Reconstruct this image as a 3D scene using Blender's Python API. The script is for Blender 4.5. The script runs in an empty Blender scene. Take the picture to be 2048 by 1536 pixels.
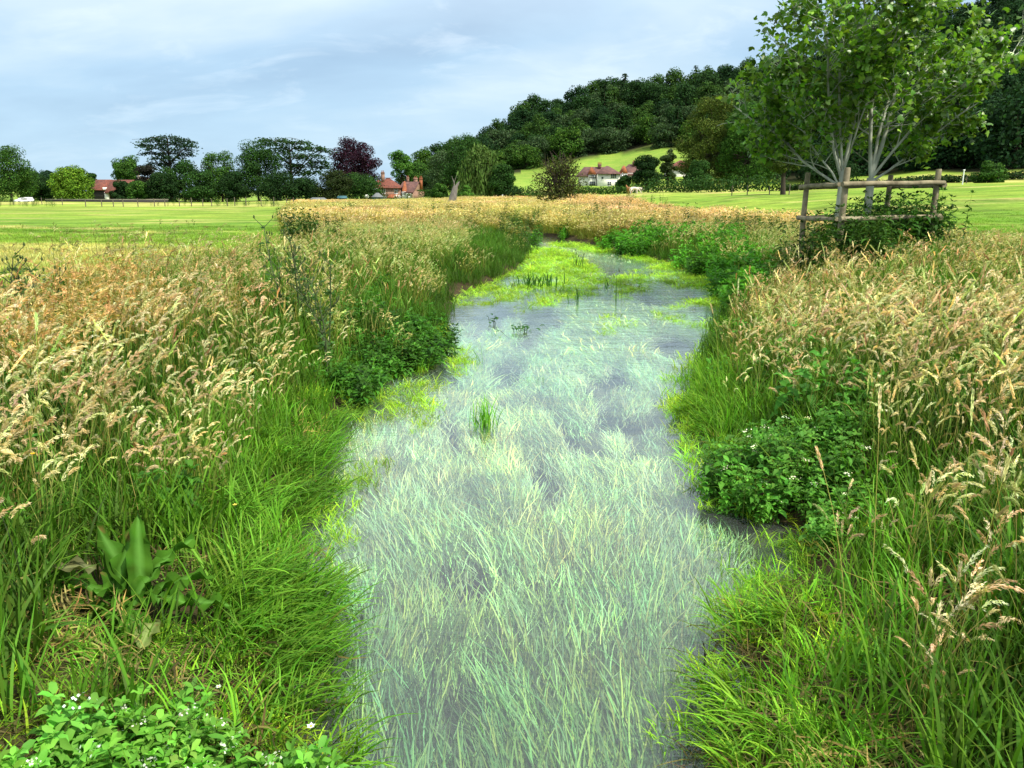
import bpy, math, random
import numpy as np
from mathutils import Vector, Matrix

random.seed(7)
RNG = np.random.default_rng(11)
SC = bpy.context.scene
COL = SC.collection

# ---------------------------------------------------------------- camera
F = 1577.0                      # focal length in photo pixels (2048 wide)
PITCH = math.radians(13.48)
EYE = 2.3
cam = bpy.data.cameras.new('camera'); camo = bpy.data.objects.new('camera', cam); COL.objects.link(camo)
camo.location = (0, 0, EYE); camo.rotation_euler = (math.radians(90)-PITCH, 0, 0)
cam.sensor_width = 36; cam.lens = 36*F/2048; cam.clip_start = 0.05; cam.clip_end = 6000
SC.camera = camo

# ---------------------------------------------------------------- world, sun, exposure
SUN_EL, SUN_AZ = 52.0, 128.0    # azimuth clockwise from +Y (view direction): behind and to the right
SC.view_settings.view_transform = 'Standard'; SC.view_settings.look = 'None'
SC.view_settings.exposure = 0.36; SC.view_settings.gamma = 1.0
W = bpy.data.worlds.new("World"); SC.world = W; W.use_nodes = True
nt = W.node_tree; nt.nodes.clear(); N = nt.nodes.new; L = nt.links.new
out = N('ShaderNodeOutputWorld'); bg = N('ShaderNodeBackground'); bg.inputs['Strength'].default_value = 0.092
sky = N('ShaderNodeTexSky'); sky.sky_type = 'NISHITA'; sky.sun_disc = False
sky.sun_elevation = math.radians(SUN_EL); sky.sun_rotation = math.radians(SUN_AZ)
tc = N('ShaderNodeTexCoord'); sep = N('ShaderNodeSeparateXYZ'); L(tc.outputs['Generated'], sep.inputs[0])
def vmath(op, a, b=None):
    n = N('ShaderNodeMath'); n.operation = op
    for i, v in enumerate((a, b)):
        if v is None: continue
        if isinstance(v, (int, float)): n.inputs[i].default_value = v
        else: L(v, n.inputs[i])
    return n.outputs[0]
zz = vmath('ADD', vmath('MAXIMUM', sep.outputs['Z'], 0.0), 0.30)
cx = vmath('DIVIDE', sep.outputs['X'], zz); cy = vmath('DIVIDE', sep.outputs['Y'], zz)
comb = N('ShaderNodeCombineXYZ'); L(cx, comb.inputs[0]); L(cy, comb.inputs[1]); comb.inputs[2].default_value = 3.7
def cnoise(scale, detail, rough, dist, off):
    m = N('ShaderNodeMapping'); m.inputs['Location'].default_value = off; m.inputs['Scale'].default_value = (0.75, 1.15, 1)
    L(comb.outputs[0], m.inputs[0])
    n = N('ShaderNodeTexNoise'); n.inputs['Scale'].default_value = scale; n.inputs['Detail'].default_value = detail
    n.inputs['Roughness'].default_value = rough; n.inputs['Distortion'].default_value = dist; L(m.outputs[0], n.inputs[0]); return n.outputs['Fac']
n1 = cnoise(1.15, 6, 0.5, 0.2, (3.1, 1.2, 0)); n2 = cnoise(4.0, 8, 0.6, 0.5, (0.3, 5.2, 0))
r1 = N('ShaderNodeValToRGB'); L(n1, r1.inputs[0])           # grey-blue cloud bases to bright gaps
e = r1.color_ramp.elements
e[0].position = 0.36; e[0].color = (3.1, 4.7, 6.7, 1); e[1].position = 0.64; e[1].color = (7.2, 8.6, 9.4, 1)
m_ = r1.color_ramp.elements.new(0.5); m_.color = (4.5, 6.5, 8.5, 1)
r2 = N('ShaderNodeValToRGB'); L(n2, r2.inputs[0])
r2.color_ramp.elements[0].position = 0.54; r2.color_ramp.elements[0].color = (0, 0, 0, 1)
r2.color_ramp.elements[1].position = 0.74; r2.color_ramp.elements[1].color = (1, 1, 1, 1)
mx = N('ShaderNodeMix'); mx.data_type = 'RGBA'; L(vmath('MULTIPLY', r2.outputs[0], 0.42), mx.inputs['Factor'])
L(r1.outputs[0], mx.inputs['A']); mx.inputs['B'].default_value = (9.6, 10.6, 11.3, 1)
# brighter overhead, paler toward the horizon
hz = N('ShaderNodeMapRange'); L(sep.outputs['Z'], hz.inputs[0]); hz.inputs[1].default_value = 0.02; hz.inputs[2].default_value = 0.22
hz.inputs[3].default_value = 0.55; hz.inputs[4].default_value = 0.0; hz.interpolation_type = 'SMOOTHSTEP'
mh = N('ShaderNodeMix'); mh.data_type = 'RGBA'; L(hz.outputs[0], mh.inputs['Factor']); L(mx.outputs['Result'], mh.inputs['A']); mh.inputs['B'].default_value = (4.9, 7.1, 8.9, 1)
up = N('ShaderNodeMapRange'); L(sep.outputs['Z'], up.inputs[0]); up.inputs[1].default_value = 0.2; up.inputs[2].default_value = 0.5
up.inputs[3].default_value = 1.0; up.inputs[4].default_value = 1.6
sc_ = N('ShaderNodeVectorMath'); sc_.operation = 'SCALE'; L(mh.outputs['Result'], sc_.inputs[0]); L(up.outputs[0], sc_.inputs['Scale'])
wh = N('ShaderNodeMapRange'); L(sep.outputs['Z'], wh.inputs[0]); wh.inputs[1].default_value = 0.15; wh.inputs[2].default_value = 0.42; wh.inputs[3].default_value = 0; wh.inputs[4].default_value = 0.75
mw_ = N('ShaderNodeMix'); mw_.data_type = 'RGBA'; L(wh.outputs[0], mw_.inputs['Factor']); L(sc_.outputs[0], mw_.inputs['A']); mw_.inputs['B'].default_value = (11.5, 12.3, 12.4, 1)
fin = N('ShaderNodeMix'); fin.data_type = 'RGBA'; fin.inputs['Factor'].default_value = 0.86
L(sky.outputs[0], fin.inputs['A']); L(mw_.outputs['Result'], fin.inputs['B']); L(fin.outputs['Result'], bg.inputs[0]); L(bg.outputs[0], out.inputs[0])

sun = bpy.data.lights.new('sun', 'SUN'); suno = bpy.data.objects.new('sun', sun); COL.objects.link(suno)
sun.energy = 5.0; sun.angle = math.radians(3); sun.color = (1.0, 0.95, 0.84)
el, az = math.radians(SUN_EL), math.radians(SUN_AZ)
sd_ = Vector((math.cos(el)*math.sin(az), math.cos(el)*math.cos(az), math.sin(el)))
suno.rotation_euler = sd_.to_track_quat('Z', 'Y').to_euler(); suno.location = (20, -20, 40)

SC.render.engine = 'CYCLES'
SC.cycles.max_bounces = 6; SC.cycles.transparent_max_bounces = 10; SC.cycles.diffuse_bounces = 2
SC.cycles.glossy_bounces = 2; SC.cycles.transmission_bounces = 3

# ---------------------------------------------------------------- projection helpers (survey of the photograph)
CP, SP = math.cos(PITCH), math.sin(PITCH)
def proj(X, Y, Z):
    d = Y*CP-(Z-EYE)*SP; v = Y*SP+(Z-EYE)*CP
    d = np.maximum(d, 1e-3)
    return 1024+F*X/d, 768-F*v/d
def gp(px, py, z=0.0):
    a = PITCH+math.atan((py-768)/F); Y = (EYE-z)/math.tan(a); d = Y*CP+(EYE-z)*SP
    return ((px-1024)/F*d, Y)
def zat(py, Y): return EYE+Y*math.tan(math.atan((768-py)/F)-PITCH)
def xat(px, Y, z=2.3): return (px-1024)/F*(Y*CP-(z-EYE)*SP)
def mpp(Y): return Y*CP/F                   # metres per photo pixel at distance Y

# ---------------------------------------------------------------- numpy noise
_T = RNG.random((256, 256))
def vnoise(x, y, s=1.0, seed=0):
    x = np.asarray(x, float)/s+seed*17.3; y = np.asarray(y, float)/s+seed*9.1
    xi = np.floor(x).astype(int); yi = np.floor(y).astype(int); fx = x-xi; fy = y-yi
    fx = fx*fx*(3-2*fx); fy = fy*fy*(3-2*fy)
    a = _T[xi & 255, yi & 255]; b = _T[(xi+1) & 255, yi & 255]; c = _T[xi & 255, (yi+1) & 255]; d = _T[(xi+1) & 255, (yi+1) & 255]
    return (a*(1-fx)+b*fx)*(1-fy)+(c*(1-fx)+d*fx)*fy
def fnoise(x, y, s=1.0, seed=0, o=3):
    t = 0; w = 0; a = 1
    for k in range(o): t = t+a*vnoise(x, y, s/2**k, seed+k*3); w += a; a *= 0.5
    return t/w
def smooth(a, b, x):
    t = np.clip((x-a)/(b-a), 0, 1); return t*t*(3-2*t)
def inpoly(x, y, P):
    x = np.asarray(x, float); y = np.asarray(y, float); r = np.zeros(x.shape, bool); n = len(P)
    for i in range(n):
        x0, y0 = P[i]; x1, y1 = P[(i+1) % n]
        if y0 == y1: continue
        c = ((y0 > y) != (y1 > y)) & (x < (x1-x0)*(y-y0)/(y1-y0)+x0); r ^= c
    return r
def polydist(x, y, P, closed=True):
    x = np.asarray(x, float); y = np.asarray(y, float); d = np.full(x.shape, 1e9); n = len(P)
    for i in range(n if closed else n-1):
        x0, y0 = P[i]; x1, y1 = P[(i+1) % n]; dx, dy = x1-x0, y1-y0
        t = np.clip(((x-x0)*dx+(y-y0)*dy)/(dx*dx+dy*dy+1e-12), 0, 1)
        d = np.minimum(d, np.hypot(x-x0-t*dx, y-y0-t*dy))
    return d

# ---------------------------------------------------------------- tagging and linking
def tag(o, label=None, cat=None, group=None, kind=None):
    if label: o['label'] = label
    if cat: o['category'] = cat
    if group: o['group'] = group
    if kind: o['kind'] = kind
    return o
def empty(name, loc, rz=0.0):
    o = bpy.data.objects.new(name, None); COL.objects.link(o); o.location = loc; o.rotation_euler = (0, 0, rz)
    o.empty_display_size = 0.3; return o
def link(name, me, parent=None, loc=None):
    o = bpy.data.objects.new(name, me); COL.objects.link(o)
    if parent is not None: o.parent = parent
    if loc is not None: o.location = loc
    return o
def copy_tree(o, parent=None):
    c = o.copy(); COL.objects.link(c); c.parent = parent
    for ch in list(o.children): copy_tree(ch, c)
    return c

class MB:
    """collects vertices, quads/tris and a colour per vertex, builds one mesh"""
    def __init__(s): s.v = []; s.c = []; s.f = {}; s.n = 0; s.fm = {}
    def add(s, v, f, col=(0.5, 0.5, 0.5), mi=0):
        v = np.asarray(v, float).reshape(-1, 3); f = np.asarray(f, int)
        c = np.asarray(col, float)
        if c.ndim == 1: c = np.tile(c, (len(v), 1))
        k = f.shape[1]
        s.f.setdefault(k, []).append(f+s.n); s.fm.setdefault(k, []).append(np.full(len(f), mi))
        s.v.append(v); s.c.append(c[:, :3]); s.n += len(v)
    def mesh(s, name, mats, smooth_=False):
        me = bpy.data.meshes.new(name)
        V = np.concatenate(s.v); C = np.concatenate(s.c)
        li = []; ls = []; mi = []; st = 0
        for k in s.f:
            Fk = np.concatenate(s.f[k]); li.append(Fk.ravel()); ls.append(st+np.arange(len(Fk))*k); st += Fk.size; mi.append(np.concatenate(s.fm[k]))
        li = np.concatenate(li); ls = np.concatenate(ls); mi = np.concatenate(mi)
        me.vertices.add(len(V)); me.vertices.foreach_set('co', V.ravel())
        me.loops.add(len(li)); me.loops.foreach_set('vertex_index', li.astype(np.int32))
        me.polygons.add(len(ls)); me.polygons.foreach_set('loop_start', ls.astype(np.int32))
        me.polygons.foreach_set('material_index', mi.astype(np.int32))
        me.update(calc_edges=True)
        a = me.color_attributes.new('Col', 'FLOAT_COLOR', 'POINT')
        a.data.foreach_set('color', np.concatenate([C, np.ones((len(C), 1))], 1).ravel().astype(np.float32))
        if smooth_: me.polygons.foreach_set('use_smooth', np.ones(len(ls), bool))
        for m in (mats if isinstance(mats, (list, tuple)) else [mats]): me.materials.append(m)
        me.validate(); return me
    def obj(s, name, mats, parent=None, loc=None, smooth_=False):
        return link(name, s.mesh(name, mats, smooth_), parent, loc)
    # shapes
    def box(s, x0, x1, y0, y1, z0, z1, col=(.5, .5, .5), M=None, mi=0):
        v = np.array([(x, y, z) for x in (x0, x1) for y in (y0, y1) for z in (z0, z1)], float)
        if M is not None: v = (np.array(M.to_3x3()) @ v.T).T+np.array(M.translation)
        s.add(v, [(0, 1, 3, 2), (4, 6, 7, 5), (0, 4, 5, 1), (2, 3, 7, 6), (0, 2, 6, 4), (1, 5, 7, 3)], col, mi)
    def tube(s, pts, rad, col=(.5, .5, .5), n=6, cap=True, mi=0):
        P = np.asarray(pts, float); m = len(P); R = np.asarray(rad, float)*np.ones(m)
        T = np.gradient(P, axis=0); T /= np.linalg.norm(T, axis=1, keepdims=True)+1e-9
        ref = np.array([0, 0, 1.]) if abs(T[0][2]) < 0.9 else np.array([1., 0, 0])
        U = np.cross(T, ref); U /= np.linalg.norm(U, axis=1, keepdims=True)+1e-9; Vv = np.cross(T, U)
        a = np.arange(n)*2*math.pi/n
        ring = P[:, None]+R[:, None, None]*(np.cos(a)[None, :, None]*U[:, None]+np.sin(a)[None, :, None]*Vv[:, None])
        i = np.arange(m-1)[:, None]*n; j = np.arange(n)[None]; j2 = (j+1) % n
        f = np.stack([i+j, i+j2, i+n+j2, i+n+j], -1).reshape(-1, 4)
        s.add(ring.reshape(-1, 3), f, col, mi)
        if cap and n > 2:
            v = ring[-1]; s.add(v, [list(range(n))], col, mi); s.add(ring[0], [list(range(n))[::-1]], col, mi)

def strips(mb, base, az, L_, w, th0, th1, S=4, col=(.1, .3, .05), pw=1.3, twist=None, tip=0.05, tipcol=None, mi=0, wig=0.0, rng=RNG):
    """many arching ribbons at once; returns centre-line points (n,S+1,3) and end directions"""
    n = len(base); t = np.linspace(0, 1, S+1)
    tm = (t[:-1]+t[1:])/2
    th = th0[:, None]+(th1-th0)[:, None]*tm[None]**pw
    azk = az[:, None]+(np.cumsum(rng.normal(0, wig, (n, S)), 1) if wig else 0)
    D = np.stack([np.sin(th)*np.cos(azk*np.ones_like(th)), np.sin(th)*np.sin(azk*np.ones_like(th)), np.cos(th)], -1)
    P = np.concatenate([base[:, None], base[:, None]+np.cumsum(D*(L_/S)[:, None, None], 1)], 1)
    tw = az+math.pi/2+(twist if twist is not None else rng.normal(0, 0.5, n))
    side = np.stack([np.cos(tw), np.sin(tw), np.zeros(n)], -1)
    prof = np.maximum(tip, np.sin(np.pi*np.clip(0.18+0.82*t, 0, 1))**0.7)
    wd = (w[:, None]*prof[None])[..., None]*side[:, None]*0.5
    V = np.stack([P-wd, P+wd], 2).reshape(-1, 3)
    i = (np.arange(n)*(S+1)*2)[:, None]+(np.arange(S)*2)[None]
    f = np.stack([i, i+1, i+3, i+2], -1).reshape(-1, 4)
    c = np.asarray(col, float)
    if c.ndim == 1: c = np.tile(c, (n, 1))
    C = np.repeat(c[:, None], S+1, 1)
    if tipcol is not None:
        k = (t**2)[None, :, None]; C = C*(1-k)+np.asarray(tipcol)[None, None]*k
    C = np.repeat(C[:, :, None], 2, 2).reshape(-1, 3)
    mb.add(V, f, C, mi); return P, D[:, -1]
def rdir(n, rng=RNG):
    v = rng.normal(size=(n, 3)); return v/np.linalg.norm(v, axis=1, keepdims=True)
def unit(v): return v/(np.linalg.norm(v, axis=-1, keepdims=True)+1e-9)
def diamonds(mb, P, D, side, L_, w, col, mi=0, fold=0.0):
    """leaf-like quads: base P, direction D, side vector"""
    n = len(P); L_ = np.asarray(L_)*np.ones(n); w = np.asarray(w)*np.ones(n)
    S = unit(side-D*np.sum(side*D, 1, keepdims=True)); Nn = np.cross(D, S)
    mid = P+D*(L_*0.45)[:, None]
    V = np.stack([P, mid+S*(w*0.5)[:, None]+Nn*(fold*w)[:, None], P+D*L_[:, None], mid-S*(w*0.5)[:, None]+Nn*(fold*w)[:, None]], 1).reshape(-1, 3)
    f = (np.arange(n)*4)[:, None]+np.arange(4)[None]
    c = np.asarray(col, float)
    if c.ndim == 1: c = np.tile(c, (n, 1))
    mb.add(V, f, np.repeat(c, 4, 0), mi)
def jit(col, n, s=0.15, rng=RNG, hue=0.06):
    c = np.asarray(col, float)
    return np.clip(c[None]*(1+rng.normal(0, s, (n, 1)))*(1+rng.normal(0, hue, (n, 3))), 0.002, 1)

# ---------------------------------------------------------------- materials
def newmat(name):
    m = bpy.data.materials.new(name); m.use_nodes = True; t = m.node_tree; t.nodes.clear(); return m, t
def foliage_mat(name, instanced=False, trans=0.35, rough=0.55, spec=0.3):
    m, t = newmat(name); N = t.nodes.new; L = t.links.new
    o = N('ShaderNodeOutputMaterial'); at = N('ShaderNodeAttribute'); at.attribute_name = 'Col'; c = at.outputs['Color']
    if instanced:
        ti = N('ShaderNodeAttribute'); ti.attribute_type = 'INSTANCER'; ti.attribute_name = 'tint'
        mu = N('ShaderNodeMix'); mu.data_type = 'RGBA'; mu.blend_type = 'MULTIPLY'; mu.inputs['Factor'].default_value = 1
        L(c, mu.inputs['A']); L(ti.outputs['Color'], mu.inputs['B']); c = mu.outputs['Result']
    b = N('ShaderNodeBsdfPrincipled'); b.inputs['Roughness'].default_value = rough; b.inputs['Specular IOR Level'].default_value = spec
    L(c, b.inputs['Base Color'])
    tr = N('ShaderNodeBsdfTranslucent')
    g = N('ShaderNodeMix'); g.data_type = 'RGBA'; g.blend_type = 'MULTIPLY'; g.inputs['Factor'].default_value = 1; L(c, g.inputs['A']); g.inputs['B'].default_value = (1.25, 1.3, 0.6, 1)
    L(g.outputs['Result'], tr.inputs[0])
    mi = N('ShaderNodeMixShader'); mi.inputs[0].default_value = trans; L(b.outputs[0], mi.inputs[1]); L(tr.outputs[0], mi.inputs[2]); L(mi.outputs[0], o.inputs[0])
    return m
def simple_mat(name, col, rough=0.8, noise=0.25, scale=3.0, col2=None, bump=0.0, spec=0.3, stretch=(1, 1, 1)):
    m, t = newmat(name); N = t.nodes.new; L = t.links.new
    o = N('ShaderNodeOutputMaterial'); b = N('ShaderNodeBsdfPrincipled'); b.inputs['Roughness'].default_value = rough
    b.inputs['Specular IOR Level'].default_value = spec
    tc = N('ShaderNodeTexCoord'); mp = N('ShaderNodeMapping'); mp.inputs['Scale'].default_value = stretch; L(tc.outputs['Object'], mp.inputs[0])
    n = N('ShaderNodeTexNoise'); n.inputs['Scale'].default_value = scale; n.inputs['Detail'].default_value = 6; L(mp.outputs[0], n.inputs[0])
    r = N('ShaderNodeValToRGB'); L(n.outputs['Fac'], r.inputs[0]); r.color_ramp.elements[0].position = 0.3; r.color_ramp.elements[1].position = 0.7
    c2 = col2 if col2 else [x*(1+noise) for x in col]
    r.color_ramp.elements[0].color = tuple([x*(1-noise) for x in col])+(1,); r.color_ramp.elements[1].color = tuple(c2)+(1,)
    L(r.outputs[0], b.inputs['Base Color'])
    if bump:
        bp = N('ShaderNodeBump'); bp.inputs['Strength'].default_value = bump; bp.inputs['Distance'].default_value = 0.02; L(n.outputs['Fac'], bp.inputs['Height']); L(bp.outputs[0], b.inputs['Normal'])
    L(b.outputs[0], o.inputs[0]); return m
def tile_mat(name, c1, c2, mortar, bw, bh, ms=0.012):
    m, t = newmat(name); N = t.nodes.new; L = t.links.new
    o = N('ShaderNodeOutputMaterial'); b = N('ShaderNodeBsdfPrincipled'); b.inputs['Roughness'].default_value = 0.85
    tc = N('ShaderNodeTexCoord'); sp = N('ShaderNodeSeparateXYZ'); L(tc.outputs['Object'], sp.inputs[0])
    ad = N('ShaderNodeMath'); ad.operation = 'ADD'; L(sp.outputs[0], ad.inputs[0]); L(sp.outputs[1], ad.inputs[1])
    cb = N('ShaderNodeCombineXYZ'); L(ad.outputs[0], cb.inputs[0]); L(sp.outputs[2], cb.inputs[1])
    br = N('ShaderNodeTexBrick'); L(cb.outputs[0], br.inputs[0]); br.inputs['Scale'].default_value = 1
    br.inputs['Color1'].default_value = (*c1, 1); br.inputs['Color2'].default_value = (*c2, 1); br.inputs['Mortar'].default_value = (*mortar, 1)
    br.inputs['Mortar Size'].default_value = ms; br.inputs['Brick Width'].default_value = bw; br.inputs['Row Height'].default_value = bh
    n = N('ShaderNodeTexNoise'); n.inputs['Scale'].default_value = 1.3; n.inputs['Detail'].default_value = 7; L(tc.outputs['Object'], n.inputs[0])
    r = N('ShaderNodeValToRGB'); L(n.outputs['Fac'], r.inputs[0]); r.color_ramp.elements[0].position = 0.3; r.color_ramp.elements[1].position = 0.7
    r.color_ramp.elements[0].color = (.55, .55, .55, 1); r.color_ramp.elements[1].color = (1.35, 1.3, 1.25, 1)
    mu = N('ShaderNodeMix'); mu.data_type = 'RGBA'; mu.blend_type = 'MULTIPLY'; mu.inputs['Factor'].default_value = 1; L(br.outputs[0], mu.inputs['A']); L(r.outputs[0], mu.inputs['B'])
    L(mu.outputs['Result'], b.inputs['Base Color']); L(b.outputs[0], o.inputs[0]); return m
M_LEAF = foliage_mat('leaf', False, 0.32, 0.6, 0.15)
M_LEAFI = foliage_mat('leaf_scattered', True, 0.34, 0.6, 0.14)
M_CROWN = foliage_mat('crown_foliage', False, 0.22, 0.75, 0.08)
M_BARK = simple_mat('bark', (0.05, 0.038, 0.027), 0.9, 0.4, 4, bump=0.6, stretch=(1, 1, 0.2))
# ================================================================ river course and terrain
LB = [(610,1700),(615,1536),(610,1400),(620,1250),(610,1150),(600,1050),(620,945),(650,860),(740,780),(860,725),(900,640),(915,590),(985,565),(1040,535),(1062,505),(1060,487),(1030,476),(985,466),(930,459),(860,455)]
RB = [(1440,1700),(1440,1536),(1455,1400),(1480,1270),(1565,1145),(1600,1066),(1440,1015),(1415,900),(1365,800),(1395,720),(1425,655),(1470,605),(1420,560),(1330,525),(1240,505),(1160,487),(1080,470),(1000,457),(930,449),(860,447)]
LBw = [(-0.95, -8)]+[gp(*p) for p in LB]; RBw = [(0.95, -8)]+[gp(*p) for p in RB]
RIVER = LBw+RBw[::-1]
def sdr(x, y):
    d = polydist(x, y, RIVER); return np.where(inpoly(x, y, RIVER), -d, d)
# hill profiles: px column -> list of (distance, photo row of the ground there)
PROF = {
 -600: [(60, None), (330, 399), (600, 372), (900, 352)], 60: [(60, None), (330, 399.5), (620, 375), (900, 372)],
 230: [(60, None), (400, 398.5), (900, 392)], 760: [(60, None), (300, 399), (900, 380)],
 870: [(60, None), (230, 400), (420, 370), (640, 345), (900, 345)], 960: [(60, None), (200, 399), (300, 375), (470, 318), (640, 318)],
 1040: [(60, None), (190, 397), (250, 380), (330, 338), (480, 268), (640, 255)],
 1200: [(60, None), (110, 400), (170, 390), (235, 378), (330, 309), (480, 222), (640, 205)],
 1360: [(60, None), (90, 402), (150, 385), (215, 376), (320, 291), (470, 196), (640, 180)],
 1540: [(50, None), (70, 405), (120, 385), (190, 372), (300, 290), (430, 178), (600, 150)],
 1720: [(40, None), (60, 407), (130, 374), (190, 345), (300, 220), (400, 128), (560, 110)],
 1900: [(35, None), (60, 400), (125, 364), (170, 330), (260, 180), (360, 62), (560, 50)],
 2060: [(35, None), (60, 396), (120, 360), (165, 320), (250, 140), (330, 22), (560, 10)],
 2700: [(35, None), (60, 390), (120, 345), (165, 280), (250, 60), (330, -80), (560, -90)]}
PK = sorted(PROF)
def _prof(k, Y):
    ys = [0.0]; zs = [0.5]
    for (D, r) in PROF[k]:
        ys.append(D); zs.append(0.5 if r is None else zat(r, D))
    ys.append(3000); zs.append(zs[-1]+10)
    return np.interp(Y, ys, zs)
def terrain(x, y):
    x = np.asarray(x, float); y = np.asarray(y, float)
    Yc = np.maximum(y, 20.0); u = 1024+F*x/(CP*Yc); u = np.clip(u, PK[0], PK[-1]-1)
    z = np.zeros(x.shape); vals = [_prof(k, y) for k in PK]
    for i in range(len(PK)-1):
        a, b = PK[i], PK[i+1]; m = (u >= a) & (u < b); t = (u-a)/(b-a); t = t*t*(3-2*t)
        z = np.where(m, vals[i]*(1-t)+vals[i+1]*t, z)
    z = z+(fnoise(x, y, 4.0, 2)-0.5)*0.16*np.clip(y/10, 0.3, 1)+(fnoise(x, y, 60, 5)-0.5)*np.clip((y-60)/60, 0, 3)
    z = z+0.45*np.exp(-((x-7.6)**2+(y-17.3)**2)/9.0)
    s = sdr(x, y)
    bank = np.interp(s, [-1.2, -0.35, 0, 0.35, 1.2, 3.0], [-0.5, -0.34, -0.03, 0.13, 0.32, 0.5])
    bed = bank+(fnoise(x, y, 0.5, 8)-0.5)*0.07
    k = smooth(0.3, 3.0, s)
    # low wet margin at the lower left and lower right, at the foot of the picture
    return np.where(s < 3.0, bed*(1-k)+z*k, z)
def grow(a, b, s, r, lim):
    o = [a]
    while o[-1] < b: o.append(o[-1]+s); s = min(s*r, lim)
    return o
gx = grow(9, 1500, 0.3, 1.09, 60); gx = [-v for v in gx[::-1]]+list(np.arange(-8.84, 8.9, 0.13))+gx
gy = [-400, -200, -100, -50, -25, -12]+list(np.arange(-8, 14, 0.14))+list(np.arange(14, 60, 0.4))+grow(60, 1800, 0.7, 1.06, 50)
GX, GY = np.meshgrid(np.array(gx), np.array(gy)); GZ = terrain(GX, GY)
ny, nx = GX.shape
idx = (np.arange(ny-1)[:, None]*nx+np.arange(nx-1)[None])
gf = np.stack([idx, idx+1, idx+nx+1, idx+nx], -1).reshape(-1, 4)
# ---- land use
def pxw(pts): return [gp(p[0], p[1], 0.5) for p in pts]
def boundaryL(y): return np.interp(y, [0, 8.3, 9.5, 12, 15, 18, 22, 25, 50, 110, 200, 400], [-40, -8.2, -7.3, -7, -7, -6.8, -6.7, -6.9, -13.2, -29, -53, -106])
def boundaryR(y): return np.interp(y, [0, 18, 22, 27, 39, 47, 55, 75, 100, 120, 150, 400], [60, 22, 14.2, 14.0, 13.9, 13.6, 12.8, 11.8, 10.8, 5.6, -5, -20])
def mown(x, y):
    """1 where the grass is short"""
    n = (fnoise(x, y, 3.0, 31)-0.5)*2.4*np.clip(y/25, 0.3, 2)
    l = (x < boundaryL(y)+n) & (y > 8.2)
    r = (x > boundaryR(y)+n) & (y > 18)
    far = (y > 165+n*6)
    hill = y > 165
    return (l | r | far | hill)
mw = mown(GX, GY).astype(float)
# colour of the ground itself
soil = np.array([0.055, 0.05, 0.022]); lime = np.array([0.27, 0.36, 0.05]); green = np.array([0.14, 0.25, 0.028]); hay = np.array([0.46, 0.40, 0.15]); tan = np.array([0.40, 0.33, 0.12])
def field_col(x, y):
    n1 = fnoise(x, y*2.2, 7, 41)[..., None]; n2 = fnoise(x, y, 2.0, 43)[..., None]; n3 = fnoise(x, y, 25, 47)[..., None]
    yn = y+x*0.12+(fnoise(x, y, 12, 51)-0.5)*6
    st = np.interp(yn, [0, 22, 27, 32, 37, 42, 52, 60, 70, 90, 118, 128, 140, 150, 190, 260], [.95, .85, .55, .35, .1, .0, .05, .25, .6, .35, .75, .85, .8, .9, .6, .5])[..., None]
    c = green*(1-st)+lime*st
    hf = smooth(0.5, 0.75, n1+0.25*(n2-.5)+0.22*(np.interp(yn, [10, 20, 27, 33, 120, 128, 150, 170], [1, 1, .6, -.3, -.2, .8, .6, 0])[..., None]))
    c = c*(1-hf*0.75)+hay*hf*0.75; n4 = fnoise(x*.7, y*1.6, 1.1, 181, 4)[..., None]; dk_ = smooth(.52, .7, n4); c = c*(1-.35*dk_)
    return c*(0.7+0.6*n2)
gc = field_col(GX, GY)
gc = np.where(mw[..., None] > 0, gc, soil)
farm = ((GY > 35) & (mw < 0.5))[..., None]; gc = np.where(farm, tan*0.8, gc)
hillm = (GY > 225)[..., None]; hl = np.array([0.19, 0.28, 0.045])*(0.8+0.5*fnoise(GX, GY*0.4, 18, 61)[..., None]); gc = np.where(hillm, hl, gc)
s_ = sdr(GX, GY); mud = (s_ < 0.6)[..., None]; gc = np.where(mud & (s_ > -0.05)[..., None], np.array([0.05, 0.038, 0.02]), gc)
bedc = np.array([0.15, 0.18, 0.14]); gc = np.where((s_ <= -0.05)[..., None], bedc*np.clip(.4+(-.05-s_)[..., None]*2.2, .4, 1.0)*(.7+.6*fnoise(GX, GY, .5, 65)[..., None]), gc)
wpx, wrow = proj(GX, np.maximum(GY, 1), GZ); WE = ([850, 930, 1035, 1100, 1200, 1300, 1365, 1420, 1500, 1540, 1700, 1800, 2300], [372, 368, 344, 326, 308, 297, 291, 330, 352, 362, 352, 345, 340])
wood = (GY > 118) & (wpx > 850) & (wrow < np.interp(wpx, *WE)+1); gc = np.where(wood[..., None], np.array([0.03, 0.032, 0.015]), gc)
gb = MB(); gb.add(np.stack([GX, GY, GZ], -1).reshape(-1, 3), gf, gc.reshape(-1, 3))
m, t = newmat('meadow_ground'); N = t.nodes.new; L = t.links.new
o = N('ShaderNodeOutputMaterial'); b = N('ShaderNodeBsdfPrincipled'); b.inputs['Roughness'].default_value = 0.95; b.inputs['Specular IOR Level'].default_value = 0.1
at = N('ShaderNodeAttribute'); at.attribute_name = 'Col'; tc = N('ShaderNodeTexCoord')
n = N('ShaderNodeTexNoise'); n.inputs['Scale'].default_value = 3.0; n.inputs['Detail'].default_value = 12; n.inputs['Roughness'].default_value = 0.75; L(tc.outputs['Object'], n.inputs[0])
r = N('ShaderNodeValToRGB'); L(n.outputs['Fac'], r.inputs[0]); r.color_ramp.elements[0].position = 0.34; r.color_ramp.elements[1].position = 0.68
r.color_ramp.elements[0].color = (.55, .62, .5, 1); r.color_ramp.elements[1].color = (1.35, 1.28, 1.3, 1)
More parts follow.
